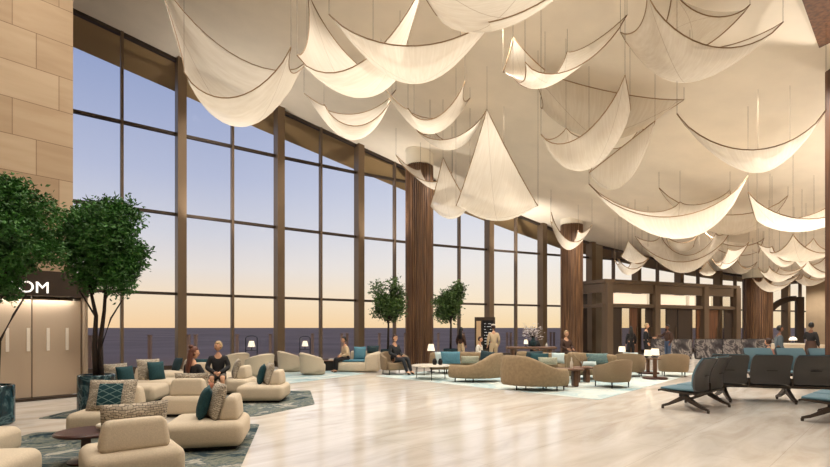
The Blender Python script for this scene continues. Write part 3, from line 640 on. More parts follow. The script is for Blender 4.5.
# barrel chairs with a slanting rim
def barrel(label, x, y, rz):
    t = thing('barrel_chair', label, 'chair', (x, y, RT), R(rz), 'beige barrel chairs by the windows')
    MB().lathe([(.3, 0), (.36, .02), (.39, .1), (.4, .3), (.38, .36), (.01, .38)], n=28).build('seat', M['fabric'], t, smooth=True)
    rings = []; n = 22
    for k in range(n + 1):
        a = R(-28 + 236 * k / n); q = (1 + math.sin(a)) / 2; top = .50 + .27 * q; bot = .06 + .2 * (1 - q) ; e = .6 if k in (0, n) else 1
        ro, ri = .46, .46 - .14 * e; d = Vector((math.cos(a), math.sin(a), 0)); lean = 1 + .1 * q; zt = bot + (top - bot) * (.5 + .5 * e)
        rings.append([d * ri + Vector((0, 0, bot)), d * ro + Vector((0, 0, bot)), d * ro * (1 + .04 * q) + Vector((0, 0, (bot + top) / 2)), d * ro * lean + Vector((0, 0, zt - .03)), d * (ro - .04) * lean + Vector((0, 0, zt)), d * (ri + .03) * lean + Vector((0, 0, zt)), d * ri * lean + Vector((0, 0, zt - .04))])
    MB().loft(rings).build('wrap_back', M['fabric'], t, smooth=50); return t
for lab, px, py, rz in (('barrel chair beside the lit lantern, right one of the pair', 259, 376.5, 238), ('barrel chair half behind the lantern stand', 234.5, 374.4, 232), ('barrel chair half hidden behind the tilted one near the second tall post', 291, 371.5, 122),
                        ('barrel chair with a strongly slanting back left of the small black table', 314, 374.5, 118)):
    p = fl(px, py); barrel(lab, p.x, p.y, rz)

# lamps
def lamp_shade(parent, z, r0, r1, h):
    MB().lathe([(r0, z), (r1, z + h), (r1 - .01, z + h), (r0 - .01, z)], n=24).build('lamp_shade', M['shade'], parent, smooth=30)
def lantern(label, px, py, zdep=None, h=1.25):
    p = fl(px, py); t = thing('floor_lamp', label, 'lamp', (p.x, p.y, RT))
    b = MB()
    for s in (-1, 1): b.box((s * .2, 0, h / 2), (.025, .025, h))
    b.tube([(.2 * math.cos(a), 0, h + .08 * math.sin(a)) for a in [math.pi * k / 10 for k in range(11)]], .0125, 5); b.build('stand', M['black'], t)
    MB().box((0, 0, .01), (.46, .3, .02)).build('base', M['black'], t); MB().box((0, 0, h - .42), (.4, .16, .02)).build('shelf', M['black'], t)
    lamp_shade(t, h - .3, .13, .08, .2); MB().tube([(0, 0, h - .41), (0, 0, h - .28)], .015).build('stem', M['black'], t); return t
lantern('black framed floor lantern with a white shade by the barrel chairs', 251.5, 374)
lantern('black framed floor lantern with a small white shade behind the slanting barrel chairs', 305, 369.5, h=1.2)
def stick_lamp(label, x, y, z0, h=1.2, r=.16):
    t = thing('floor_lamp', label, 'lamp', (x, y, z0))
    MB().lathe([(.15, 0), (.15, .02), (.02, .03)], n=20).build('base', M['black'], t, smooth=30); MB().tube([(0, 0, .02), (0, 0, h + .16)], .014).build('pole', M['black'], t); lamp_shade(t, h - .22, r, r * .65, .24); return t
p = at(431, 340, 18.2); stick_lamp('slim floor lamp with a white shade in front of the first column', p.x, 18.2, RT, 1.0, .14)

# dark low box table and the sofa with blue cushions by the windows
p = fl(329, 370.5); t = thing('side_table', 'low black box table right of the slanting barrel chairs', 'table', (p.x, p.y, 0)); MB().box((0, 0, .18), (.5, .4, .36)).build('body', M['dark'], t); MB().box((0, 0, .375), (.72, .45, .03)).build('table_top', M['wood'], t)
tag(MB().box((0, 0, .02), (.24, .16, .04), rz=.3).add([], []).box((.02, 0, .05), (.2, .15, .02), rz=.1).build('book_stack', M['marble_white'], loc=(p.x + .1, p.y, .39)), 'pale folded papers on the low black box table', 'papers')
x0, y0 = -2.05, 18.6
t = thing('window_sofa', 'beige sofa with blue cushions by the windows, a person working on it', 'sofa', (x0, y0, 0), R(0))
MB().rbox((-.1, 0, .2), (1.4, .85, .36), .1, 3, bulge=.02).build('seat', M['fabric'], t, smooth=True)
MB().rbox((.5, -.12, .36), (.55, .8, .66), .12, 3, fn=lambda p: (p.x, p.y, p.z * (1 + .25 * (p.x / .28) * (p.z > 0)))).build('arm', M['fabric'], t, smooth=True)
MB().rbox((.1, .4, .45), (1.0, .22, .6), .09, 3).build('backrest', M['fabric'], t, smooth=True)
MB().rbox((-.2, -.1, .41), (.85, .6, .07), .03, 2).build('seat_cushion', M['blue'], t, smooth=True)
cushion('dusty blue cushion behind the person working by the windows', (x0 - .02, y0 + .06), .44, .46, .5, 0, 16, M['blue'])
cushion('dark blue cushion at the right end of the window sofa', (x0 + .46, y0 + .3), .66, .46, .3, 0, 10, M['deep_teal'])

# ------------------------------------------------------------------ middle lounge
def arc_sofa(label, cx, cy, a0, a1, Rr, hfun, seat=True, m='tan', seat_d=.62, thick=.26, legs=(.2, .8), group='tan curved sofas'):
    t = thing('curved_sofa', label, 'sofa', (cx, cy, RT), 0, group); n = 28; rings = []; sr = []
    for k in range(n + 1):
        u = k / n; a = R(a0 + (a1 - a0) * u); d = Vector((math.cos(a), math.sin(a), 0)); h = hfun(u); e = min(1, math.sqrt(max(0, 1 - (1 - min(u, 1 - u) / .07) ** 2)) if min(u, 1 - u) < .07 else 1)
        e = max(e, .25); th = thick * e; rm = Rr + thick / 2; z0 = .11; ring = []
        for j in range(16):
            b = 2 * math.pi * j / 16; cb, sb = math.cos(b), math.sin(b)
            ring.append(d * (rm + math.copysign(abs(cb) ** .55, cb) * th / 2 * (1 + .18 * (sb < .2))) + Vector((0, 0, z0 + (h - z0) * (.5 + .5 * math.copysign(abs(sb) ** .5, sb) * (.8 + .2 * e)))))
        rings.append(ring)
    MB().loft(rings).build('backrest', M[m], t, smooth=True)
    for k in range(n + 1):
        u = .04 + .92 * k / n; a = R(a0 + (a1 - a0) * u); d = Vector((math.cos(a), math.sin(a), 0)); ring = []
        for j in range(14):
            b = 2 * math.pi * j / 14; cb, sb = math.cos(b), math.sin(b)
            ring.append(d * (Rr - seat_d / 2 + .06 + math.copysign(abs(cb) ** .4, cb) * seat_d / 2) + Vector((0, 0, .28 + .13 * math.copysign(abs(sb) ** .4, sb))))
        sr.append(ring)
    MB().loft(sr).build('seat', M[m], t, smooth=True)
    for u in legs:
        for rr in (Rr + .14, Rr - .35):
            a = R(a0 + (a1 - a0) * u); MB().lathe([(.018, 0), (.018, .18)], (math.cos(a) * rr, math.sin(a) * rr, 0), 8).build('leg', M['black'], t)
    return t
sm = lambda u: u * u * (3 - 2 * u)
arc_sofa('tan curved sofa in the middle, rounded back to us, high left end', 3.2, 13.6, 196, 330, .74, lambda u: .9 - .34 * sm(max(0, min(1, (u - .3) / .55))), legs=(.25, .78, .93))
arc_sofa('tan curved sofa with its back to us, rising to a high right end', 1.82, 15.6, 208, 345, .72, lambda u: .5 + .36 * sm(max(0, min(1, (u - .3) / .5))), legs=(.12, .4))
arc_sofa('tan curved sofa facing us behind the white round tables', 1.5, 16.9, 44, 138, 1.15, lambda u: .74)
arc_sofa('tan curved sofa facing us with dark teal cushions, behind the middle one', 4.35, 16.2, 40, 140, 1.0, lambda u: .72 + .1 * sm(u))
arc_sofa('tan curved sofa with a high rounded left end and a plaid cushion', 5.7, 15.3, 38, 178, .76, lambda u: .76 + .1 * sm(u))
def pil_(label, px, py, z, wd, h, yaw, tilt, m, **k): p = at(px, py, z); return cushion(label, (p.x, z), p.z, wd, h, yaw, tilt, M[m], **k)
pil_('large dusty blue cushion at the left end of the far tan sofa', 451, 363.6, 17.2, .68, .44, 6, 16, 'blue')
pil_('pale blue cushion behind the large dusty blue one', 442.5, 363.8, 17.42, .5, .44, 20, 14, 'pale')
pil_('flat sage lumbar cushion right of the dusty blue one', 470, 363, 17.35, .62, .26, -4, 16, 'sage')
pil_('dark teal cushion at the right end of the far tan sofa', 486, 361, 17.15, .48, .36, -20, 14, 'deep_teal', roll=8)
pil_('wide dark teal cushion behind the rounded sofa back', 533, 362.8, 17.05, .8, .42, 8, 18, 'deep_teal')
pil_('second dark teal cushion, lower and to the right behind the rounded sofa back', 540, 363.2, 16.82, .6, .36, -6, 20, 'teal')
pil_('pale blue cushion at the right end of the teal cushions', 558, 363, 16.8, .42, .36, -18, 14, 'pale')
pil_('speckled sage lumbar cushion in front of the teal ones', 548, 364.2, 16.5, .62, .25, -8, 20, 'sage')
M['plaid'] = mk_weave('plaid_teal', C(110, 134, 130), C(86, 112, 112), C(62, 84, 88))
pil_('grey teal plaid cushion on the sofa behind the small wooden tables', 599, 365.5, 15.85, .72, .42, 6, 22, 'plaid')
pil_('pale cushion lying low under the plaid cushion', 589, 366.4, 15.5, .5, .18, 0, 30, 'pale')

# tub armchairs on thin legs
def armchair(label, x, y, rz, m='tan_dark', z0=RT, legh=.16, sc=1.0):
    t = thing('tub_armchair', label, 'armchair', (x, y, z0), R(rz), 'tub armchairs of the middle lounge'); n = 26; rings = []
    for k in range(n + 1):
        u = k / n; a = R(-30 + 240 * u); q = (1 + math.sin(a)) / 2; top = (.52 + .26 * q ** 1.2) * sc; bot = legh; rx, ry = .46 * sc, .44 * sc
        th = .11 if 0 < k < n else .07; d = Vector((math.copysign(abs(math.cos(a)) ** .7, math.cos(a)) * rx, math.copysign(abs(math.sin(a)) ** .7, math.sin(a)) * ry, 0)); f = 1 - th / .45
        fl_ = 1 + .09 * q
        rings.append([d * f * .93 + Vector((0, 0, bot)), d * .93 + Vector((0, 0, bot)), d + Vector((0, 0, bot + .08)), d * fl_ + Vector((0, 0, top - .03)), d * fl_ * (1 - .03) + Vector((0, 0, top)), d * fl_ * (f + .03) + Vector((0, 0, top)), d * fl_ * f + Vector((0, 0, top - .03)), d * f + Vector((0, 0, bot + .08))])
    MB().loft(rings).build('shell', M[m], t, smooth=60)
    MB().rbox((0, -.04, legh + .13), (.72 * sc, .72 * sc, .26), .07, 3).build('seat_cushion', M[m], t, smooth=True)
    for sx_, sy_ in ((-1, -1), (1, -1), (-1, 1), (1, 1)): MB().lathe([(.014, 0), (.02, legh + .02)], (sx_ * .31 * sc, sy_ * .3 * sc, 0), 8).build('leg', M['black'], t)
    return t
p = fl(617, 388.5); armchair('tan tub armchair with its sloping back to us beside the wooden tables', p.x, p.y + .35, 205, sc=.98)
p = fl(678, 377); armchair('tan tub armchair standing alone at the right end of the pale rug', p.x, p.y + .3, 160, sc=.98)
p = fl(634, 377); armchair('tan tub armchair half hidden, holding a pale cushion', p.x, p.y + .3, 150, sc=1.0)
pil_('pale blue grey cushion on the half hidden armchair', 631, 362, 17.2, .5, .34, -10, 14, 'pale')
p = fl(394, 375); armchair('light tub armchair under the man in the dark suit', p.x, p.y + .35, 25, z0=0, sc=1.0)

# round white tables
def round_table(label, px, py, r, h):
    p = fl(px, py); t = thing('round_table', label, 'table', (p.x, p.y, RT))
    MB().lathe([(.01, h - .03), (r - .02, h - .03), (r, h - .015), (r - .01, h), (.01, h)], n=40).build('table_top', M['marble_white'], t, smooth=30)
    for k in range(3): a = R(30 + 120 * k); MB().tube([(math.cos(a) * r * .8, math.sin(a) * r * .8, h - .03), (math.cos(a) * r * .86, math.sin(a) * r * .86, 0)], .012).build('leg', M['black'], t)
    return t
ta = round_table('round white marble table left of the tan sofas', 431, 379, .62, .44)
round_table('lower round white marble table tucked behind the larger one', 424, 374.6, .38, .30)
ta_l = ta.location
for dx, dy, lab in ((.12, .1, 'left'), (.3, .06, 'right')): tag(MB().lathe([(.05, 0), (.07, .03), (.075, .12), (.05, .17), (.03, .2), (.022, .2)], n=14).build('vase', M['black'], smooth=30, loc=(ta_l.x + dx, ta_l.y + dy, ta_l.z + .44)), 'small black vase on the round white table, %s of the two' % lab, 'vase')
p = fl(405, 372); 
# walnut tables in front of the armchair
def drum(label, px, py, w_, h):
    p = fl(px, py); t = thing('wood_side_table', label, 'table', (p.x, p.y + .2, RT))
    MB().rbox((0, 0, h - .025), (w_, .5, .05), .02, 2, fn=None).build('table_top', M['wood'], t, smooth=True)
    for s in (-1, 1): MB().rbox((s * w_ * .22, 0, (h - .05) / 2), (w_ * .2, .3, h - .05), .04, 2).build('pedestal', M['wood'], t, smooth=True)
    return p, t
p, t1 = drum('low walnut table with two pedestals, left of the pair', 572, 387.5, .66, .5); p2, t2 = drum('low walnut table right of the pair and tucked behind', 584, 383, .66, .46)
def bottle(label, x, y, z, m, h=.2): return tag(MB().lathe([(.035, 0), (.042, .02), (.042, h * .5), (.018, h * .72), (.016, h), (.02, h)], n=12).build('bottle', m, smooth=30, loc=(x, y, z)), label, 'bottle')
bottle('white bottle vase on the left walnut table', p.x + .05, p.y + .2, RT + .5, M['marble_white'], .3)
q = MB()
for k in range(7): a = R(k * 51); q.tube([(0, 0, 0), (.07 * math.cos(a), .05 * math.sin(a), .18), (.24 * math.cos(a), .12 * math.sin(a), .3 + .05 * math.sin(3 * a))], [.012, .01, .006], 5)
tag(q.build('driftwood', M['tan_dark'], smooth=True, loc=(p2.x - .02, p2.y + .2, RT + .455)), 'branching driftwood piece on the right walnut table', 'ornament')
# lamp tables: round base, two dark stems, cube lamps
def lamp_table(label, px, py, h, llab):
    p = fl(px, py); t = thing('lamp_table', label, 'table', (p.x, p.y, RT))
    MB().lathe([(.01, .05), (.36, .05), (.37, .03), (.37, 0), (.01, 0)], n=32).build('base', M['walnut'], t, smooth=30)
    MB().box((0, 0, h / 2 + .03), (.09, .09, h - .05)).build('stem', M['wood'], t); MB().lathe([(.01, h), (.19, h), (.19, h + .03), (.01, h + .03)], n=24).build('table_top', M['wood'], t, smooth=30)
    l = thing('table_lamp', llab, 'lamp', (p.x, p.y, RT + h + .031)); MB().lathe([(.07, 0), (.07, .015), (.015, .03), (.015, .1)], n=14).build('base', M['black'], l, smooth=30); lamp_shade(l, .1, .13, .11, .2)
lamp_table('walnut lamp table with a round base between the right armchairs', 655, 379, .62, 'white table lamp between the right armchairs')
lamp_table('walnut lamp table behind the half hidden armchair', 648, 373.6, .5, 'small white lamp left of the one between the right armchairs')
lamp_table('walnut lamp table behind the plaid cushion sofa', 622, 371, .58, 'white table lamp beside the woman in black')
# long console with flowers behind the middle sofas
p = at(531, 352, 20.3); t = thing('console_table', 'long walnut console with rounded ends behind the middle sofas', 'table', (p.x, 20.3, RT))
MB().rbox((0, 0, .80), (2.0, .5, .1), .045, 3).build('table_top', M['wood'], t, smooth=True)
for s in (-1, 1): MB().rbox((s * .75, 0, .375), (.12, .42, .75), .03, 2).build('leg', M['wood'], t, smooth=True)
CT = RT + .851; cxx = p.x
v = thing('flower_vase', 'dark vase of white blossom branches on the long console', 'flowers', (cxx + .12, 20.42, CT))
MB().lathe([(.07, 0), (.12, .06), (.13, .18), (.07, .3), (.05, .36), (.06, .38)], n=20).build('vase', M['deep_teal'], v, smooth=30)
st = MB(); bl = MB(); M['blossom'] = mat('white_blossom', C(226, 216, 212), .8); rng = random.Random(3)
for k in range(26):
    a, tl = rng.uniform(0, 6.28), rng.uniform(.1, .46); top = Vector((math.cos(a) * tl, math.sin(a) * tl * .7, rng.uniform(.55, .98) - tl * .4)); st.tube([(0, 0, .3), top * .6 + Vector((0, 0, .16)), top], .006, 4)
    for j in range(7):
        c = top * rng.uniform(.72, 1.05) + Vector((rng.gauss(0, .05), rng.gauss(0, .05), rng.gauss(0, .05))); q = rng.uniform(.025, .045)
        for m_ in range(5):
            b_ = R(72 * m_ + rng.uniform(0, 60)); e = Vector((math.cos(b_), math.sin(b_), rng.uniform(-.3, .6))) * q; f = Vector((-math.sin(b_), math.cos(b_), .3)) * q * .55; bl.add([c, c + e + f, c + e * 1.4, c + e - f], [(0, 1, 2, 3)])
st.build('stems', M['bark'], v); q = bl.build('blossom', M['blossom'], v); q['kind'] = 'stuff'
l = thing('table_lamp', 'small white lamp at the left end of the long console', 'lamp', (cxx - .22, 20.25, CT)); MB().lathe([(.06, 0), (.06, .02), (.015, .03), (.015, .12)], n=12).build('base', M['black'], l); lamp_shade(l, .11, .09, .06, .17)
bottle('pale bottle at the right end of the long console', cxx + .62, 20.25, CT, M['marble_white'], .16)

# sign stand by the windows
p = at(485, 360, 22.6); k_ = thing('sign_stand', 'dark framed information stand with a lit pale panel by the windows', 'sign', (p.x, 22.6, 0), R(4))
MB().box((0, .03, 1.05), (.92, .1, 2.1)).build('frame', M['bronze_dark'], k_); M['panel_lit'] = mat('lit_panel', C(196, 166, 130), .5)
MB().box((-.3, -.035, 1.25), (.2, .03, 1.35)).build('side_panel', M['panel_lit'], k_); MB().box((.12, -.035, 1.3), (.5, .03, 1.3)).build('screen', M['black'], k_)
M['text_white'] = mat('screen_text', C(190, 190, 190), .5, emit=C(200, 200, 205), estr=.5); b = MB()
for r_, (w0, w1) in enumerate(((.1, .2), (.08, .26), (.1, .1), (.16, .18), (.06, .3), (.2, .1), (.14, .2), (.3, .06))):
    b.box((-.06 + w0 / 2, -.053, 1.8 - r_ * .13), (w0 * .7, .006, .022)); b.box((.3 - w1 / 2, -.053, 1.8 - r_ * .13), (w1 * .7, .006, .022))
b.build('screen_lines', M['text_white'], k_)

# ------------------------------------------------------------------ beam seating at the right
def bench(label, x, y, rz, nseat, pitch=.82):
    t = thing('beam_bench', label, 'bench', (x, y, 0), R(rz), 'black and teal beam seats'); L = pitch * nseat
    MB().box((0, -.02, .33), (L - .1, .1, .07)).build('beam', M['black'], t)
    for s in ((-1, 1) if nseat < 4 else (-1, 0, 1)):
        xx = s * (L / 2 - .2 if nseat < 4 else L / 2 - .4)
        b = MB()
        for sg in (-1, 1):
            pts = [(xx, -.02 + sg * .03, .26), (xx, -.02 + sg * .12, .20), (xx, -.02 + sg * .3, .10), (xx, -.02 + sg * .43, .055)]; b.loft([[Vector((xx + dx, p[1], p[2] + dz)) for dx, dz in ((-w_, -h_), (w_, -h_), (w_, h_), (-w_, h_))] for p, w_, h_ in zip(pts, (.045, .042, .036, .03), (.06, .045, .03, .022))])
            b.lathe([(.025, 0), (.028, .05)], (xx, -.02 + sg * .42, 0), 10)
        b.box((xx, -.02, .28), (.12, .12, .12)); b.build('leg', M['seat_frame'], t, smooth=40)
    for k in range(nseat):
        cx = -L / 2 + pitch * (k + .5); sw = pitch * .93
        prof = [(-.46, .395), (-.40, .41), (-.1, .385), (.26, .372)]
        b = MB(); b.loft([[Vector((cx - sw / 2, yy, zz - .035)), Vector((cx + sw / 2, yy, zz - .035)), Vector((cx + sw / 2, yy, zz)), Vector((cx - sw / 2, yy, zz))] for yy, zz in prof]); b.build('seat_shell', M['seat_frame'], t, smooth=30)
        b = MB().rbox((cx, -.11, .422), (sw - .06, .64, .05), .022, 2); b.build('seat_pad', M['seat_teal'], t, smooth=True)
        def backrow(wf, y0, th, z0, z1):
            rings = []
            for j in range(13):
                q = j / 12; zz = z0 + (z1 - z0) * q; bow = y0 + .16 * q ** 1.5 - .05 * math.sin(q * 3.1); e = 1 if .08 < q < .9 else (.93 if q in (0, 1) else .985)
                row = [Vector((cx + (u * wf / 2) * e, bow - .045 * (u * u) , zz)) for u in (-1, -.75, -.4, 0, .4, .75, 1)]
                rings.append(row + [p + Vector((0, th, 0)) for p in row[::-1]])
            return MB().loft(rings)
        backrow(sw, .25, .035, .40, 1.03).build('backrest', M['seat_black'], t, smooth=40)
        backrow(sw - .06, .215, .036, .46, 1.05).build('back_pad', M['seat_teal'], t, smooth=40)
        MB().box((cx, .318, .70), (.2, .02, .012)).build('handle_slot', M['black'], t)
        if k < nseat - 1: MB().box((cx + pitch / 2, .2, .43), (.04, .12, .2)).build('bracket', M['seat_frame'], t)
    return t
bench('two seat beam bench seen from its end, standing alone on the bare floor', 5.73, 10.15, 220.6, 2, .77)
bench('row of black seat backs turned to us in front of the wooden pillar', 8.16, 10.98, 167, 4, .825)
bench('beam bench cut by the right edge, only its teal front and feet in view', 7.52, 8.8, 220.6, 2)
bench('row of teal seats facing us behind the black seat backs', 10.5, 13.75, -8, 3, .84)

# ------------------------------------------------------------------ dark marble screens
def screen(label, px0, px1, z, h=1.02):
    a, c = at(px0, 340, z), at(px1, 340, z + .1); d = c - a; t = thing('marble_screen', label, 'partition', (*((a + c) / 2).xy, 0), math.atan2(d.y, d.x), 'low dark marble screens'); L = d.xy.length
    MB().box((0, 0, h / 2 + .03), (L, .22, h - .06)).build('panel', M['marble_dark'], t); MB().box((0, 0, .03), (L - .04, .16, .06)).build('base', M['black'], t); MB().box((0, 0, h + .01), (L, .24, .02)).build('top_edge', M['black'], t)
screen('low dark veined marble screen behind the man in jeans, left of the row', 652, 690.5, 26)
screen('low dark veined marble screen in the middle of the row', 695.5, 720.5, 26)
screen('low dark veined marble screen left of the third wooden column', 721.5, 755, 26.1)
screen('low dark veined marble screen mostly behind the man in the grey blue sweater', 758, 778, 26.2)

# ------------------------------------------------------------------ entrance vestibule
M['transom_light'] = mat('backlit_transom', C(240, 225, 200), .6, emit=C(255, 246, 230), estr=.9)
VA = math.atan2(.407, .9135); ve = thing('entrance_vestibule', 'dark bronze framed entrance vestibule with glass front below the ceiling sails', 'entrance', (10.45, 27.5, 0), VA); VL, VD = 11.2, 2.1
b = MB(); b.box((VL / 2, VD / 2, 4.2), (VL + .2, VD + .2, .2)); b.build('roof', M['bronze'], ve)
MB().box((VL / 2, 0, 3.83), (VL, .12, .5)).build('fascia', M['bronze'], ve); MB().box((0, VD / 2, 3.83), (.12, VD, .5)).build('fascia', M['bronze'], ve)
MB().box((VL / 2, 0, 2.86), (VL, .2, .2)).build('beam', M['bronze'], ve); MB().box((0, VD / 2, 2.86), (.2, VD, .2)).build('beam', M['bronze'], ve)
for x in (.18, 3.83, 8.0, 11.0): MB().box((x, 0, 2.05), (.42, .42, 4.1)).build('post', M['bronze'], ve)
MB().box((.18, VD - .2, 2.05), (.35, .35, 4.1)).build('post', M['bronze_dark'], ve)
for x0, x1 in ((.4, 3.6), (4.05, 7.8), (8.2, 10.8)): MB().box(((x0 + x1) / 2, .02, 3.27), (x1 - x0, .02, .62)).build('glass_pane', M['glass_smoked'], ve)
for x0, x1 in ((.58, 3.27), (4.32, 6.52), (6.87, 7.31), (8.25, 8.76)): MB().box(((x0 + x1) / 2, .12, 3.24), (x1 - x0, .06, .62)).build('transom_light', M['transom_light'], ve)
for x0, x1, m in ((.42, 1.25, 'bronze_dark'), (1.86, 2.45, 'panel_wood'), (3.1, 3.62, 'bronze_dark'), (4.75, 5.6, 'bronze_dark'), (5.75, 7.0, 'bronze_dark'), (7.35, 7.7, 'panel_wood'), (8.3, 9.3, 'panel_wood'), (9.9, 10.78, 'bronze_dark')):
    d = MB().box(((x0 + x1) / 2, .03, 1.38), (x1 - x0, .06, 2.72)).build('door', M[m], ve)
    MB().box((x1 - .08, -.03, 1.2), (.03, .05, .9)).build('handle', M['post'], d)
for x0, x1 in ((1.25, 1.86), (2.45, 3.1), (4.05, 4.75), (7.0, 7.35), (9.3, 9.9)): MB().box(((x0 + x1) / 2, .03, 1.38), (x1 - x0, .015, 2.72)).build('glass_pane', M['glass_smoked'], ve)
# stone pier between the second column and the vestibule
struct(MB().box((11.0, 30.35, 3.35), (.75, .3, 6.7), rz=VA).build('pillar', mat('taupe_render', C(140, 124, 104), .8)))
# lit strip and the arch near the far stone wall
t = thing('light_strip', 'tall thin white light strip right of the vestibule doors', 'light', (*at(739, 330, 32.6).xy, 0), VA); MB().box((0, 0, 2.1), (.26, .1, 4.2)).build('housing', M['bronze_dark'], t); MB().box((0, -.06, 2.2), (.14, .03, 3.6)).build('diffuser', M['shade'], t)
ar = thing('arch_frame', 'dark curved arch in front of the window beside the far stone wall', 'arch', (27.0, 35.5, 0)); b = MB()
b.loft([[Vector((-2.45 * math.cos(a) * k, s, 1.35 + 2.45 * math.sin(a) * k)) for k, s in ((.88, -.12), (1.03, -.12), (1.03, .12), (.88, .12))] for a in [R(-32 + 122 * i / 20) for i in range(21)]]); b.build('arch', M['bronze_dark'], ar, smooth=30)
MB().box((.3, 0, 1.9), (.5, .24, 3.8)).build('post', M['bronze_dark'], ar)
# reception furniture at the right
p = at(788, 350, 21.5); t = thing('reception_desk', 'beige low desk in front of the far stone wall', 'desk', (p.x, 21.5, 0)); MB().box((0, 0, .45), (1.1, .5, .9)).build('body', M['fabric'], t); MB().box((0, 0, .93), (1.15, .6, .05)).build('table_top', M['marble_white'], t)
def dome(label, px, z, zt, x=None): 
    q = at(px, 340, z); l = thing('table_lamp', label, 'lamp', (q.x, z, zt)); MB().lathe([(.07, 0), (.07, .015), (.015, .03), (.015, .14)], n=12).build('base', M['black'], l); MB().lathe([(.15, .12), (.14, .2), (.08, .26), (.01, .28)], n=18).build('lamp_shade', M['shade'], l, smooth=True)
dome('small glowing dome lamp on the beige low desk', 793, 21.5, .957)
p = at(810, 350, 20.6); t = thing('round_stand', 'pale rounded stand right of the beige low desk', 'table', (p.x + .62, 21.4, 0)); MB().lathe([(.5, 0), (.5, .1), (.46, .7), (.55, .86), (.55, .9), (.01, .9)], n=28).build('body', M['fabric'], t, smooth=30)
dome('small glowing dome lamp beside the person in the brown skirt', 812, 21.4, .9)

# ------------------------------------------------------------------ planters and trees
def planter(label, x, y, r, h, m='planter', z0=0):
    t = thing('planter', label, 'planter', (x, y, z0)); MB().lathe([(r * .9, 0), (r, .03), (r, h - .02), (r - .015, h), (r - .05, h), (r - .05, h - .06), (.01, h - .06)], n=36).build('pot', M[m], t, smooth=30)
    MB().lathe([(.01, h - .07), (r - .05, h - .07), (r - .05, h - .05), (.01, h - .04)], n=24).build('soil', M['soil'], t); return t
def tree(label, x, y, z0, stems, crown, nleaf, ls, seed, m='leaf'):
    """stems: list of polylines from the base; crown: list of (offset, radius) blobs"""
    rng = random.Random(seed); t = thing('tree', label, 'tree', (x, y, z0)); b = MB()
    for pts, r in stems: b.tube(pts, [r * (1 - .6 * k / (len(pts) - 1)) for k in range(len(pts))], 7)
    for c, rad in crown:
        c = Vector(c); o = Vector((c.x * .4, c.y * .4, c.z - rad * 1.3)); b.tube([o, o.lerp(c, .5) + Vector((rng.gauss(0, .06), rng.gauss(0, .06), 0)), c], [.02, .014, .006], 5)
    b.build('trunk', M['bark'], t, smooth=True); b = MB(); W = sum(q[1] ** 2 for q in crown)
    for c, rad in crown:
        c = Vector(c)
        twigs = int(nleaf * rad * rad / W / 14) + 1
        for _ in range(twigs):
            u = Vector((rng.gauss(0, 1), rng.gauss(0, 1), rng.gauss(0, 1))).normalized(); q = c + u * rad * rng.uniform(.3, 1.0) ** .6
            for _ in range(14):
                p = q + Vector((rng.gauss(0, 1), rng.gauss(0, 1), rng.gauss(0, 1))) * ls * .9; d = (u * .4 + Vector((rng.gauss(0, 1), rng.gauss(0, 1), rng.gauss(0, .7)))).normalized(); s_ = d.cross(Vector((rng.gauss(0, 1), rng.gauss(0, 1), rng.gauss(0, 1)))).normalized(); k = ls * rng.uniform(.7, 1.3)
                nn = d.cross(s_) * k * .12
                b.add([p, p + d * k * .5 + s_ * k * .28 + nn, p + d * k * 1.15, p + d * k * .5 - s_ * k * .28 + nn], [(0, 1, 2, 3)])
    b.build('foliage', M[m], t, uvs=None); return t
planter('teal glazed planter with the tree beside the sign room', -6.18, 9.7, .32, .72)
px_ = lambda x, y: ((x - CX) / F * 9.7 + 6.18, (HY - y) / F * 9.7 + EYE - .66)
def cr(x, y, dy, r): a = px_(x, y); return ((a[0], dy, a[1]), r)
tree('leafy multi stemmed tree in the teal planter beside the sign room', -6.18, 9.7, .66,
     [([(.0, 0, 0), (-.04, 0, .6), (-.02, .02, 1.2), (-.14, 0, 1.8)], .062), ([(.06, .04, 0), (.05, .04, .7), (.12, .05, 1.3), (.2, 0, 2.1)], .055), ([(-.05, .05, 0), (-.08, .06, .7), (-.06, .05, 1.2), (-.4, .1, 1.7)], .032), ([(.1, -.02, .05), (.09, -.02, .55), (.3, -.03, 1.15), (.5, 0, 1.5)], .028)],
     [cr(84, 228, 0, .42), cr(108, 232, -.25, .5), cr(120, 215, .1, .32), cr(80, 258, .2, .4), cr(112, 262, 0, .46), cr(126, 255, .1, .34), cr(122, 282, -.1, .26), cr(95, 212, .25, .3), cr(68, 242, -.1, .26), cr(100, 245, .5, .5), cr(86, 277, .1, .26)], 21000, .072, 5)
planter('teal glazed planter cut by the left edge', -7.12, 8.4, .32, .66)
def cl(x, y, dy, r): return (((x - CX) / F * 8.4 + 7.12, dy, (HY - y) / F * 8.4 + EYE - .6), r)
tree('leafy tree cut by the left edge in front of the sign', -7.12, 8.4, .6, [([(0, 0, 0), (.03, 0, .8), (.0, 0, 1.6), (.1, 0, 2.2)], .045), ([(.06, .05, 0), (.1, .05, .8), (.34, .05, 1.25), (.6, 0, 1.6)], .03), ([(-.06, .05, 0), (-.1, .05, .8), (-.3, .05, 1.6)], .035)],
     [cl(8, 205, 0, .48), cl(35, 212, .1, .34), cl(20, 240, -.2, .52), cl(42, 248, .1, .26), cl(0, 270, 0, .34), cl(20, 258, 0, .22), cl(-20, 230, .1, .55), cl(-20, 265, .1, .4), cl(0, 192, .1, .3), cl(8, 290, 0, .2)], 18000, .066, 6)
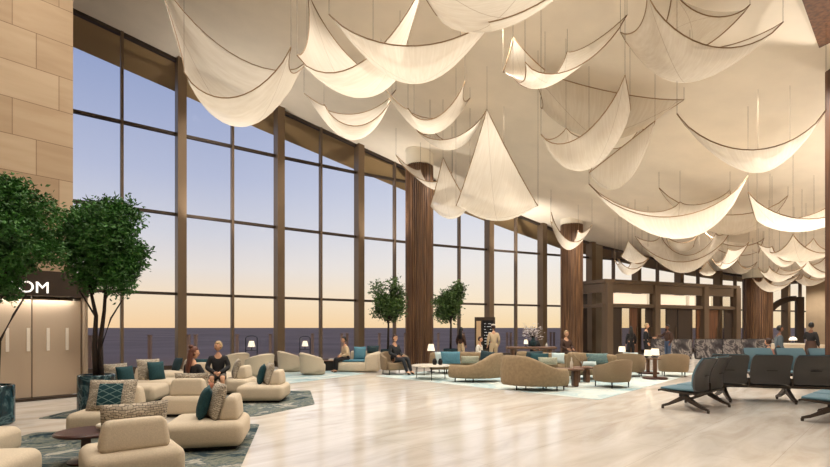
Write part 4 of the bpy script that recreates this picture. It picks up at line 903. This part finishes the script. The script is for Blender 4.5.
for lab, pl, px, z, y0, seed in (('bushy little tree left of the first wooden column', 'dark planter of the tree left of the first wooden column', 388, 20.3, 300, 8), ('bushy little tree right of the first wooden column', 'dark planter of the tree right of the first wooden column', 450.5, 20.8, 301, 9)):
    q = at(px, 340, z); planter(pl, q.x, z, .3, .75, 'deep_teal'); k = z / F
    rr = random.Random(seed); blobs = []
    for _ in range(13): a, d = rr.uniform(0, 6.28), rr.uniform(.15, .55); blobs.append(((math.cos(a) * d, math.sin(a) * d, (HY - y0) * k + EYE - .7 + rr.uniform(-.62, .62)), rr.uniform(.22, .36)))
    tree(lab, q.x, z, .7, [([(0, 0, 0), (.02, 0, 1), (0, 0, 1.6), (-.1, 0, 2.1)], .05), ([(0, 0, 1.2), (.15, .02, 1.6), (.42, 0, 2.0)], .03), ([(0, 0, 1.1), (-.15, .02, 1.5), (-.4, 0, 1.95)], .03)], blobs, 5200, .10, seed, 'leaf_far')

# ------------------------------------------------------------------ people
def skin_mesh(nodes, edges, sub=2):
    """nodes: {name: (point, radius)}; root first"""
    me = bpy.data.meshes.new('skin'); names = list(nodes); idx = {n: i for i, n in enumerate(names)}
    me.from_pydata([tuple(nodes[n][0]) for n in names], [(idx[a], idx[c]) for a, c in edges], []); o = bpy.data.objects.new('skin', me); COL.objects.link(o)
    o.modifiers.new('s', 'SKIN'); 
    if not me.skin_vertices: me.attributes.new('skin_vertices', 'FLOAT', 'POINT') if False else None
    if me.skin_vertices:
        for n, v in zip(names, me.skin_vertices[0].data):
            r = nodes[n][1]; v.radius = (r, r) if not isinstance(r, tuple) else r
            v.use_root = n == names[0]
    sm_ = o.modifiers.new('u', 'SUBSURF'); sm_.levels = sub; sm_.render_levels = sub
    dg = bpy.context.evaluated_depsgraph_get(); ev = o.evaluated_get(dg); m2 = bpy.data.meshes.new_from_object(ev)
    vs = [v.co.copy() for v in m2.vertices]; fs = [tuple(p.vertices) for p in m2.polygons]
    bpy.data.objects.remove(o); bpy.data.meshes.remove(m2); bpy.data.meshes.remove(me); return vs, fs
def figure(label, loc, rz, pose='stand', H=1.75, skin='skin', top=None, legs=None, shoes=None, hair=None, long_hair=False, skirt=None, sleeves=True, arms=None, legpose=None, headturn=0, cap=None, lean=0, female=False, bun=False, short=False):
    """faces local -y; arms: ((elbow, wrist) left, right) overrides in metres for a 1.75 m person"""
    k = H / 1.75; V = lambda x, y, z: Vector((x, y, z)) * k
    t = thing('person', label, 'person', loc, R(rz)); sw = .155 if female else .178; hw = .095
    zp = .93 if pose == 'stand' else .50
    J = {'pelvis': (V(0, 0, zp), .125 * k), 'waist': (V(0, -.0 - lean * .3, zp + .19), (.115 if not female else .1) * k), 'chest': (V(0, .0 - lean * .7, zp + .36), .13 * k), 'neckb': (V(0, .0 - lean, zp + .53), .062 * k), 'neck': (V(0, -.015 - lean, zp + .62), .05 * k)}
    lp = legpose or {}
    for s, n in ((-1, 'r'), (1, 'l')):
        J['sh' + n] = (V(s * sw, .0 - lean * .9, zp + .445), .056 * k); dflt = (V(s * (sw + .06), .03 - lean * .5, zp + .2), V(s * (sw + .05), -.10 - lean * .3, zp - .02)) if pose == 'stand' else (V(s * (sw + .07), -.02 - lean * .6, zp + .22), V(s * .13, -.27, zp + .13))
        el, wr = dflt
        if arms and arms.get(n): el, wr = V(*arms[n][0]), V(*arms[n][1])
        J['el' + n] = (el, .044 * k); J['wr' + n] = (wr, .028 * k); d = (wr - el).normalized(); J['pa' + n] = (wr + d * .07 * k, .034 * k)
        if pose == 'stand': hp, kn, an = V(s * hw, 0, zp - .06), V(s * .1, -.02, .5), V(s * .1, .02, .09)
        else: hp, kn, an = V(s * .1, -.05, zp - .01), V(s * .12, -.46, zp + .02), V(s * .11, -.46, .09)
        if lp.get(n): kn, an = V(*lp[n][0]), V(*lp[n][1])
        J['hip' + n] = (hp, .088 * k); J['kn' + n] = (kn, .06 * k); J['an' + n] = (an, .038 * k); f = Vector((0, -1, 0)); J['to' + n] = (an + V(0, -.15, -.05), .034 * k)
    E = [('pelvis', 'waist'), ('waist', 'chest'), ('chest', 'neckb'), ('neckb', 'neck')]
    for n in 'rl': E += [('chest', 'sh' + n), ('sh' + n, 'el' + n), ('el' + n, 'wr' + n), ('wr' + n, 'pa' + n), ('pelvis', 'hip' + n), ('hip' + n, 'kn' + n), ('kn' + n, 'an' + n), ('an' + n, 'to' + n)]
    vs, fs = skin_mesh(J, E); b = MB(); b.add(vs, fs)
    hc = J['neck'][0] + V(0, -.02, .12); hr = Euler((0, 0, R(headturn))).to_matrix(); hd = lambda p: hc + hr @ (Vector(p) * k)
    def hshape(p, u): q = 1 - .22 * max(0, -u.z) ** 1.5; return hr @ Vector((p.x * q, p.y * q - .012 * max(0, -u.z) * k, p.z))
    b.ball(hc, (.076 * k, .096 * k, .118 * k), 10, hshape)
    b.loft([[hd((0, -.09, .03))] * 3, [hd((-.012, -.094, -.0)), hd((.012, -.094, -.0)), hd((0, -.112, -.01))], [hd((-.016, -.09, -.03)), hd((.016, -.09, -.03)), hd((0, -.118, -.028))], [hd((0, -.092, -.036))] * 3])
    for s in (-1, 1): b.ball(hd((s * .078, .005, -.005)), (.012 * k, .022 * k, .032 * k), 5)
    for n, s in (('r', -1), ('l', 1)):                                    # fingers and thumb
        pa, wr, el = J['pa' + n][0], J['wr' + n][0], J['el' + n][0]; d = (pa - wr).normalized(); side = d.cross(Vector((s, 0, .2))).normalized(); side = side if side.length > .1 else Vector((0, 1, 0)); cu = side.cross(d) * s
        for j, L_ in enumerate((.066, .076, .072, .056)):
            o = pa + side * (j - 1.5) * .018 * k; b.tube([o - d * .02 * k, o + d * L_ * .5 * k, o + d * L_ * .85 * k + cu * .02 * k, o + d * L_ * k + cu * .045 * k], [.009 * k, .0085 * k, .008 * k, .006 * k], 6)
        o = wr + d * .03 * k - side * .02 * k; b.tube([o, o - side * .035 * k + d * .02 * k, o - side * .045 * k + d * .055 * k], [.012 * k, .010 * k, .007 * k], 6)
    b.cur = 1
    for s in (-1, 1): b.ball(hd((s * .03, -.087, .012)), .011 * k, 5)
    b.cur = 2; b.ball(hd((0, -.088, -.058)), (.024 * k, .008 * k, .007 * k), 5)
    b.build('body', [M[skin], M['eye'], M['lips']], t, smooth=True)
    def cover(name, keys, edges, m, g, ext=None):
        N = {q: (J[q][0], J[q][1] * 1.0 + g * k) for q in keys}
        if ext: N.update(ext)
        v_, f_ = skin_mesh(N, edges); MB().add(v_, f_).build(name, m, t, smooth=True)
    if top:
        keys = ['chest', 'waist', 'pelvis', 'neckb', 'shr', 'shl'] + (['elr', 'ell'] + ([] if short else ['wrr', 'wrl']) if sleeves else []); ed = [('chest', 'waist'), ('waist', 'pelvis'), ('chest', 'neckb'), ('chest', 'shr'), ('chest', 'shl')]
        if sleeves: ed += [('shr', 'elr'), ('shl', 'ell')] + ([] if short else [('elr', 'wrr'), ('ell', 'wrl')])
        cover('top', keys, ed, top, .02)
    if legs and not skirt: cover('trousers', ['pelvis', 'waist', 'hipr', 'hipl', 'knr', 'knl', 'anr', 'anl'], [('pelvis', 'waist'), ('pelvis', 'hipr'), ('pelvis', 'hipl'), ('hipr', 'knr'), ('hipl', 'knl'), ('knr', 'anr'), ('knl', 'anl')], legs, .014)
    if legs and skirt is None and False: pass
    if skirt:
        m, zl = skirt
        if pose == 'stand': MB().loft([[V(math.cos(a) * rx, math.sin(a) * ry, z) for a in [2 * math.pi * j / 20 for j in range(20)]] for rx, ry, z in ((.145, .13, zp + .17), (.19, .165, zp - .02), (.2, .18, zp - .3), (.22, .2, zl))]).build('skirt', m, t, smooth=40)
        else: cover('skirt', ['pelvis', 'waist', 'hipr', 'hipl', 'knr', 'knl'], [('pelvis', 'waist'), ('pelvis', 'hipr'), ('pelvis', 'hipl'), ('hipr', 'knr'), ('hipl', 'knl')], m, .03)
    if shoes:
        for n in 'rl': v_, f_ = skin_mesh({'an' + n: (J['an' + n][0] - V(0, 0, .03), .045 * k), 'to' + n: (J['to' + n][0], .04 * k)}, [('an' + n, 'to' + n)]); MB().add([Vector((p.x, p.y, max(p.z, .002))) for p in v_], f_).build('shoe', shoes, t, smooth=True)
    if hair:
        b = MB(); b.ball(hc + hr @ V(0, .008, .012), (.09 * k, .108 * k, .126 * k), 12, lambda p, u: hr @ Vector((p.x, p.y + (.12 * k * max(0, -u.y - .15) if u.z < .36 else 0), p.z if u.z > -.55 else p.z * .75)))
        if bun: b.ball(hd((0, .06, .125)), .05 * k, 8)
        if long_hair: b.loft([[hc + hr @ V(math.cos(a) * w_, .05 + math.sin(a) * d_ + y_, z_) for a in [2 * math.pi * j / 14 for j in range(14)]] for w_, d_, y_, z_ in ((.06, .04, 0, .06), (.085, .055, .02, -.02), (.095, .05, .04, -.14), (.11, .05, .07, -.28), (.10, .035, .08, -.40), (.05, .02, .08, -.46))])
        b.build('hair', hair, t, smooth=True)
    if cap: MB().lathe([(.085 * k, .05 * k), (.1 * k, .1 * k), (.085 * k, .135 * k), (.01, .145 * k)], hc, 18).build('cap', cap, t, smooth=40)
    return t
def cloth(name, r, g, b_): return mat(name, C(r, g, b_), .85, bump=.15, bscale=60)
K = cloth('black_cloth', 26, 25, 27); KS = cloth('charcoal_suit', 40, 42, 46); BR = cloth('brown_cloth', 70, 48, 38); WH = cloth('white_shirt', 222, 214, 202); BE = cloth('beige_cloth', 206, 182, 148); JE = cloth('blue_denim', 66, 82, 106); GB = cloth('grey_blue_knit', 84, 96, 104); PK = cloth('dusty_pink', 172, 116, 98); RU = cloth('rust_cloth', 150, 92, 66); GY = cloth('grey_shorts', 96, 88, 80)
HB = mat('hair_brown', C(58, 36, 26), .6); HK = mat('hair_black', C(24, 20, 18), .6); HR = mat('hair_auburn', C(98, 54, 36), .6); HG = mat('hair_grey_blond', C(176, 150, 112), .6); SB = cloth('shoe_black', 22, 20, 20)

# left lounge
figure('woman with auburn hair seen from behind, sitting on the low sofa in black and rust', (-4.42, 9.95, .335 - .40), 160, 'sit', 1.68, top=K, skirt=(RU, 0), hair=HR, bun=True, long_hair=True, shoes=SB, female=True, short=True, headturn=-30, arms={'l': ((.27, -.1, .74), (.34, -.34, .78)), 'r': ((-.25, -.06, .72), (-.13, -.3, .62))})
figure('man in a black shirt facing us on the sofa, hands between his bare knees', (-4.8, 12.2, .335 - .395), 18, 'sit', 1.74, top=K, skirt=(GY, 0), hair=HG, shoes=SB, headturn=-45, arms={'l': ((.25, -.1, .72), (.05, -.40, .62)), 'r': ((-.25, -.1, .72), (-.05, -.40, .62))}, lean=.03)
figure('person in a beige jumper bent over a device on the window sofa', (-2.5, 18.45, .38 - .40), -62, 'sit', 1.68, top=BE, legs=K, hair=HK, shoes=SB, lean=.1)
figure('man in a dark suit with crossed ankles in the light tub armchair', (fl(394, 375).x + .0, 17.5, .0), 48, 'sit', 1.78, top=KS, legs=KS, hair=HB, shoes=SB, legpose={'l': ((.13, -.5, .56), (.2, -.6, .1)), 'r': ((-.1, -.5, .54), (-.02, -.62, .1))})
# middle
figure('woman with long dark hair standing near the windows in brown and beige', (*at(461, 340, 22).xy, 0), 150, 'stand', 1.6, top=BR, legs=BE, hair=HK, long_hair=True, shoes=SB, female=True)
figure('man in a beige coat and white cap standing at the information stand', (*at(493.5, 340, 20.8).xy, 0), 185, 'stand', 1.72, top=BE, legs=BE, hair=HB, cap=WH, shoes=SB)
figure('person in a white shirt sitting low behind the far tan sofa', (*at(478, 340, 20.2).xy, 0), 60, 'sit', 1.62, top=WH, legs=K, hair=HB, shoes=SB, lean=.08)
figure('person in black sitting behind the long console under the blossoms', (*at(534, 340, 21.8).xy, .02), 10, 'sit', 1.8, top=K, legs=K, hair=HB, shoes=SB, skin='skin_dark')
figure('man in a dark jacket sitting in front of the second column', (*at(566, 340, 21.2).xy, .06), 20, 'sit', 1.85, top=BR, legs=BR, hair=HG, shoes=SB)
# by the doors
figure('woman all in black seen from behind near the doors', (*fl(631, 362.2).xy, 0), 170, 'stand', 1.64, top=K, legs=K, hair=HK, long_hair=True, shoes=SB, female=True)
figure('grey haired man in a black suit, turned to the man in jeans', (*fl(646, 363).xy, 0), 60, 'stand', 1.78, top=K, legs=K, hair=HG, shoes=SB, arms={'l': ((.24, -.02, 1.14), (.12, -.28, 1.14))})
figure('man in a brown jacket and jeans holding out his hand', (*at(668, 340, 23.6).xy, 0), -75, 'stand', 1.72, top=BR, legs=JE, hair=HK, skin='skin_dark', shoes=SB, arms={'r': ((-.26, -.2, 1.22), (-.16, -.46, 1.26))})
figure('man in a grey blue sweater walking behind the teal seats', (*at(779, 340, 17.2).xy, 0), 70, 'stand', 1.66, top=GB, legs=K, hair=HK, skin='skin_dark', shoes=SB)
figure('person in dusty pink sitting on the teal seats, seen from behind', (*at(769, 340, 15.0).xy, .06), 195, 'sit', 1.6, top=PK, legs=K, hair=HB, shoes=SB)
figure('person in a black top and brown skirt at the far stone wall', (*at(811, 340, 19.2).xy, 0), 120, 'stand', 1.78, top=K, skirt=(BR, .2), hair=HK, skin='skin_dark', shoes=SB, female=True, arms={'l': ((.25, -.1, 1.18), (.12, -.28, 1.28))})
# seats under the people who sit behind the sofas
def stool(label, x, y, h=.44, r=.34):
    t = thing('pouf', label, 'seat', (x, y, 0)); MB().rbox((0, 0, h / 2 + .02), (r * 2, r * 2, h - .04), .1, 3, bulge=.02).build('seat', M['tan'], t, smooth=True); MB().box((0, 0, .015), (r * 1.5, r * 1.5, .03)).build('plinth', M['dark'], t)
for lab, px, z in (('tan pouf under the person in the white shirt', 478, 20.2), ('tan pouf under the person in black at the console', 534, 21.8), ('tan pouf under the man in the dark jacket', 566, 21.2), ('tan pouf under the person in dusty pink', 769, 15.0)):
    q = at(px, 340, z); stool(lab, q.x, z + .05, .42)
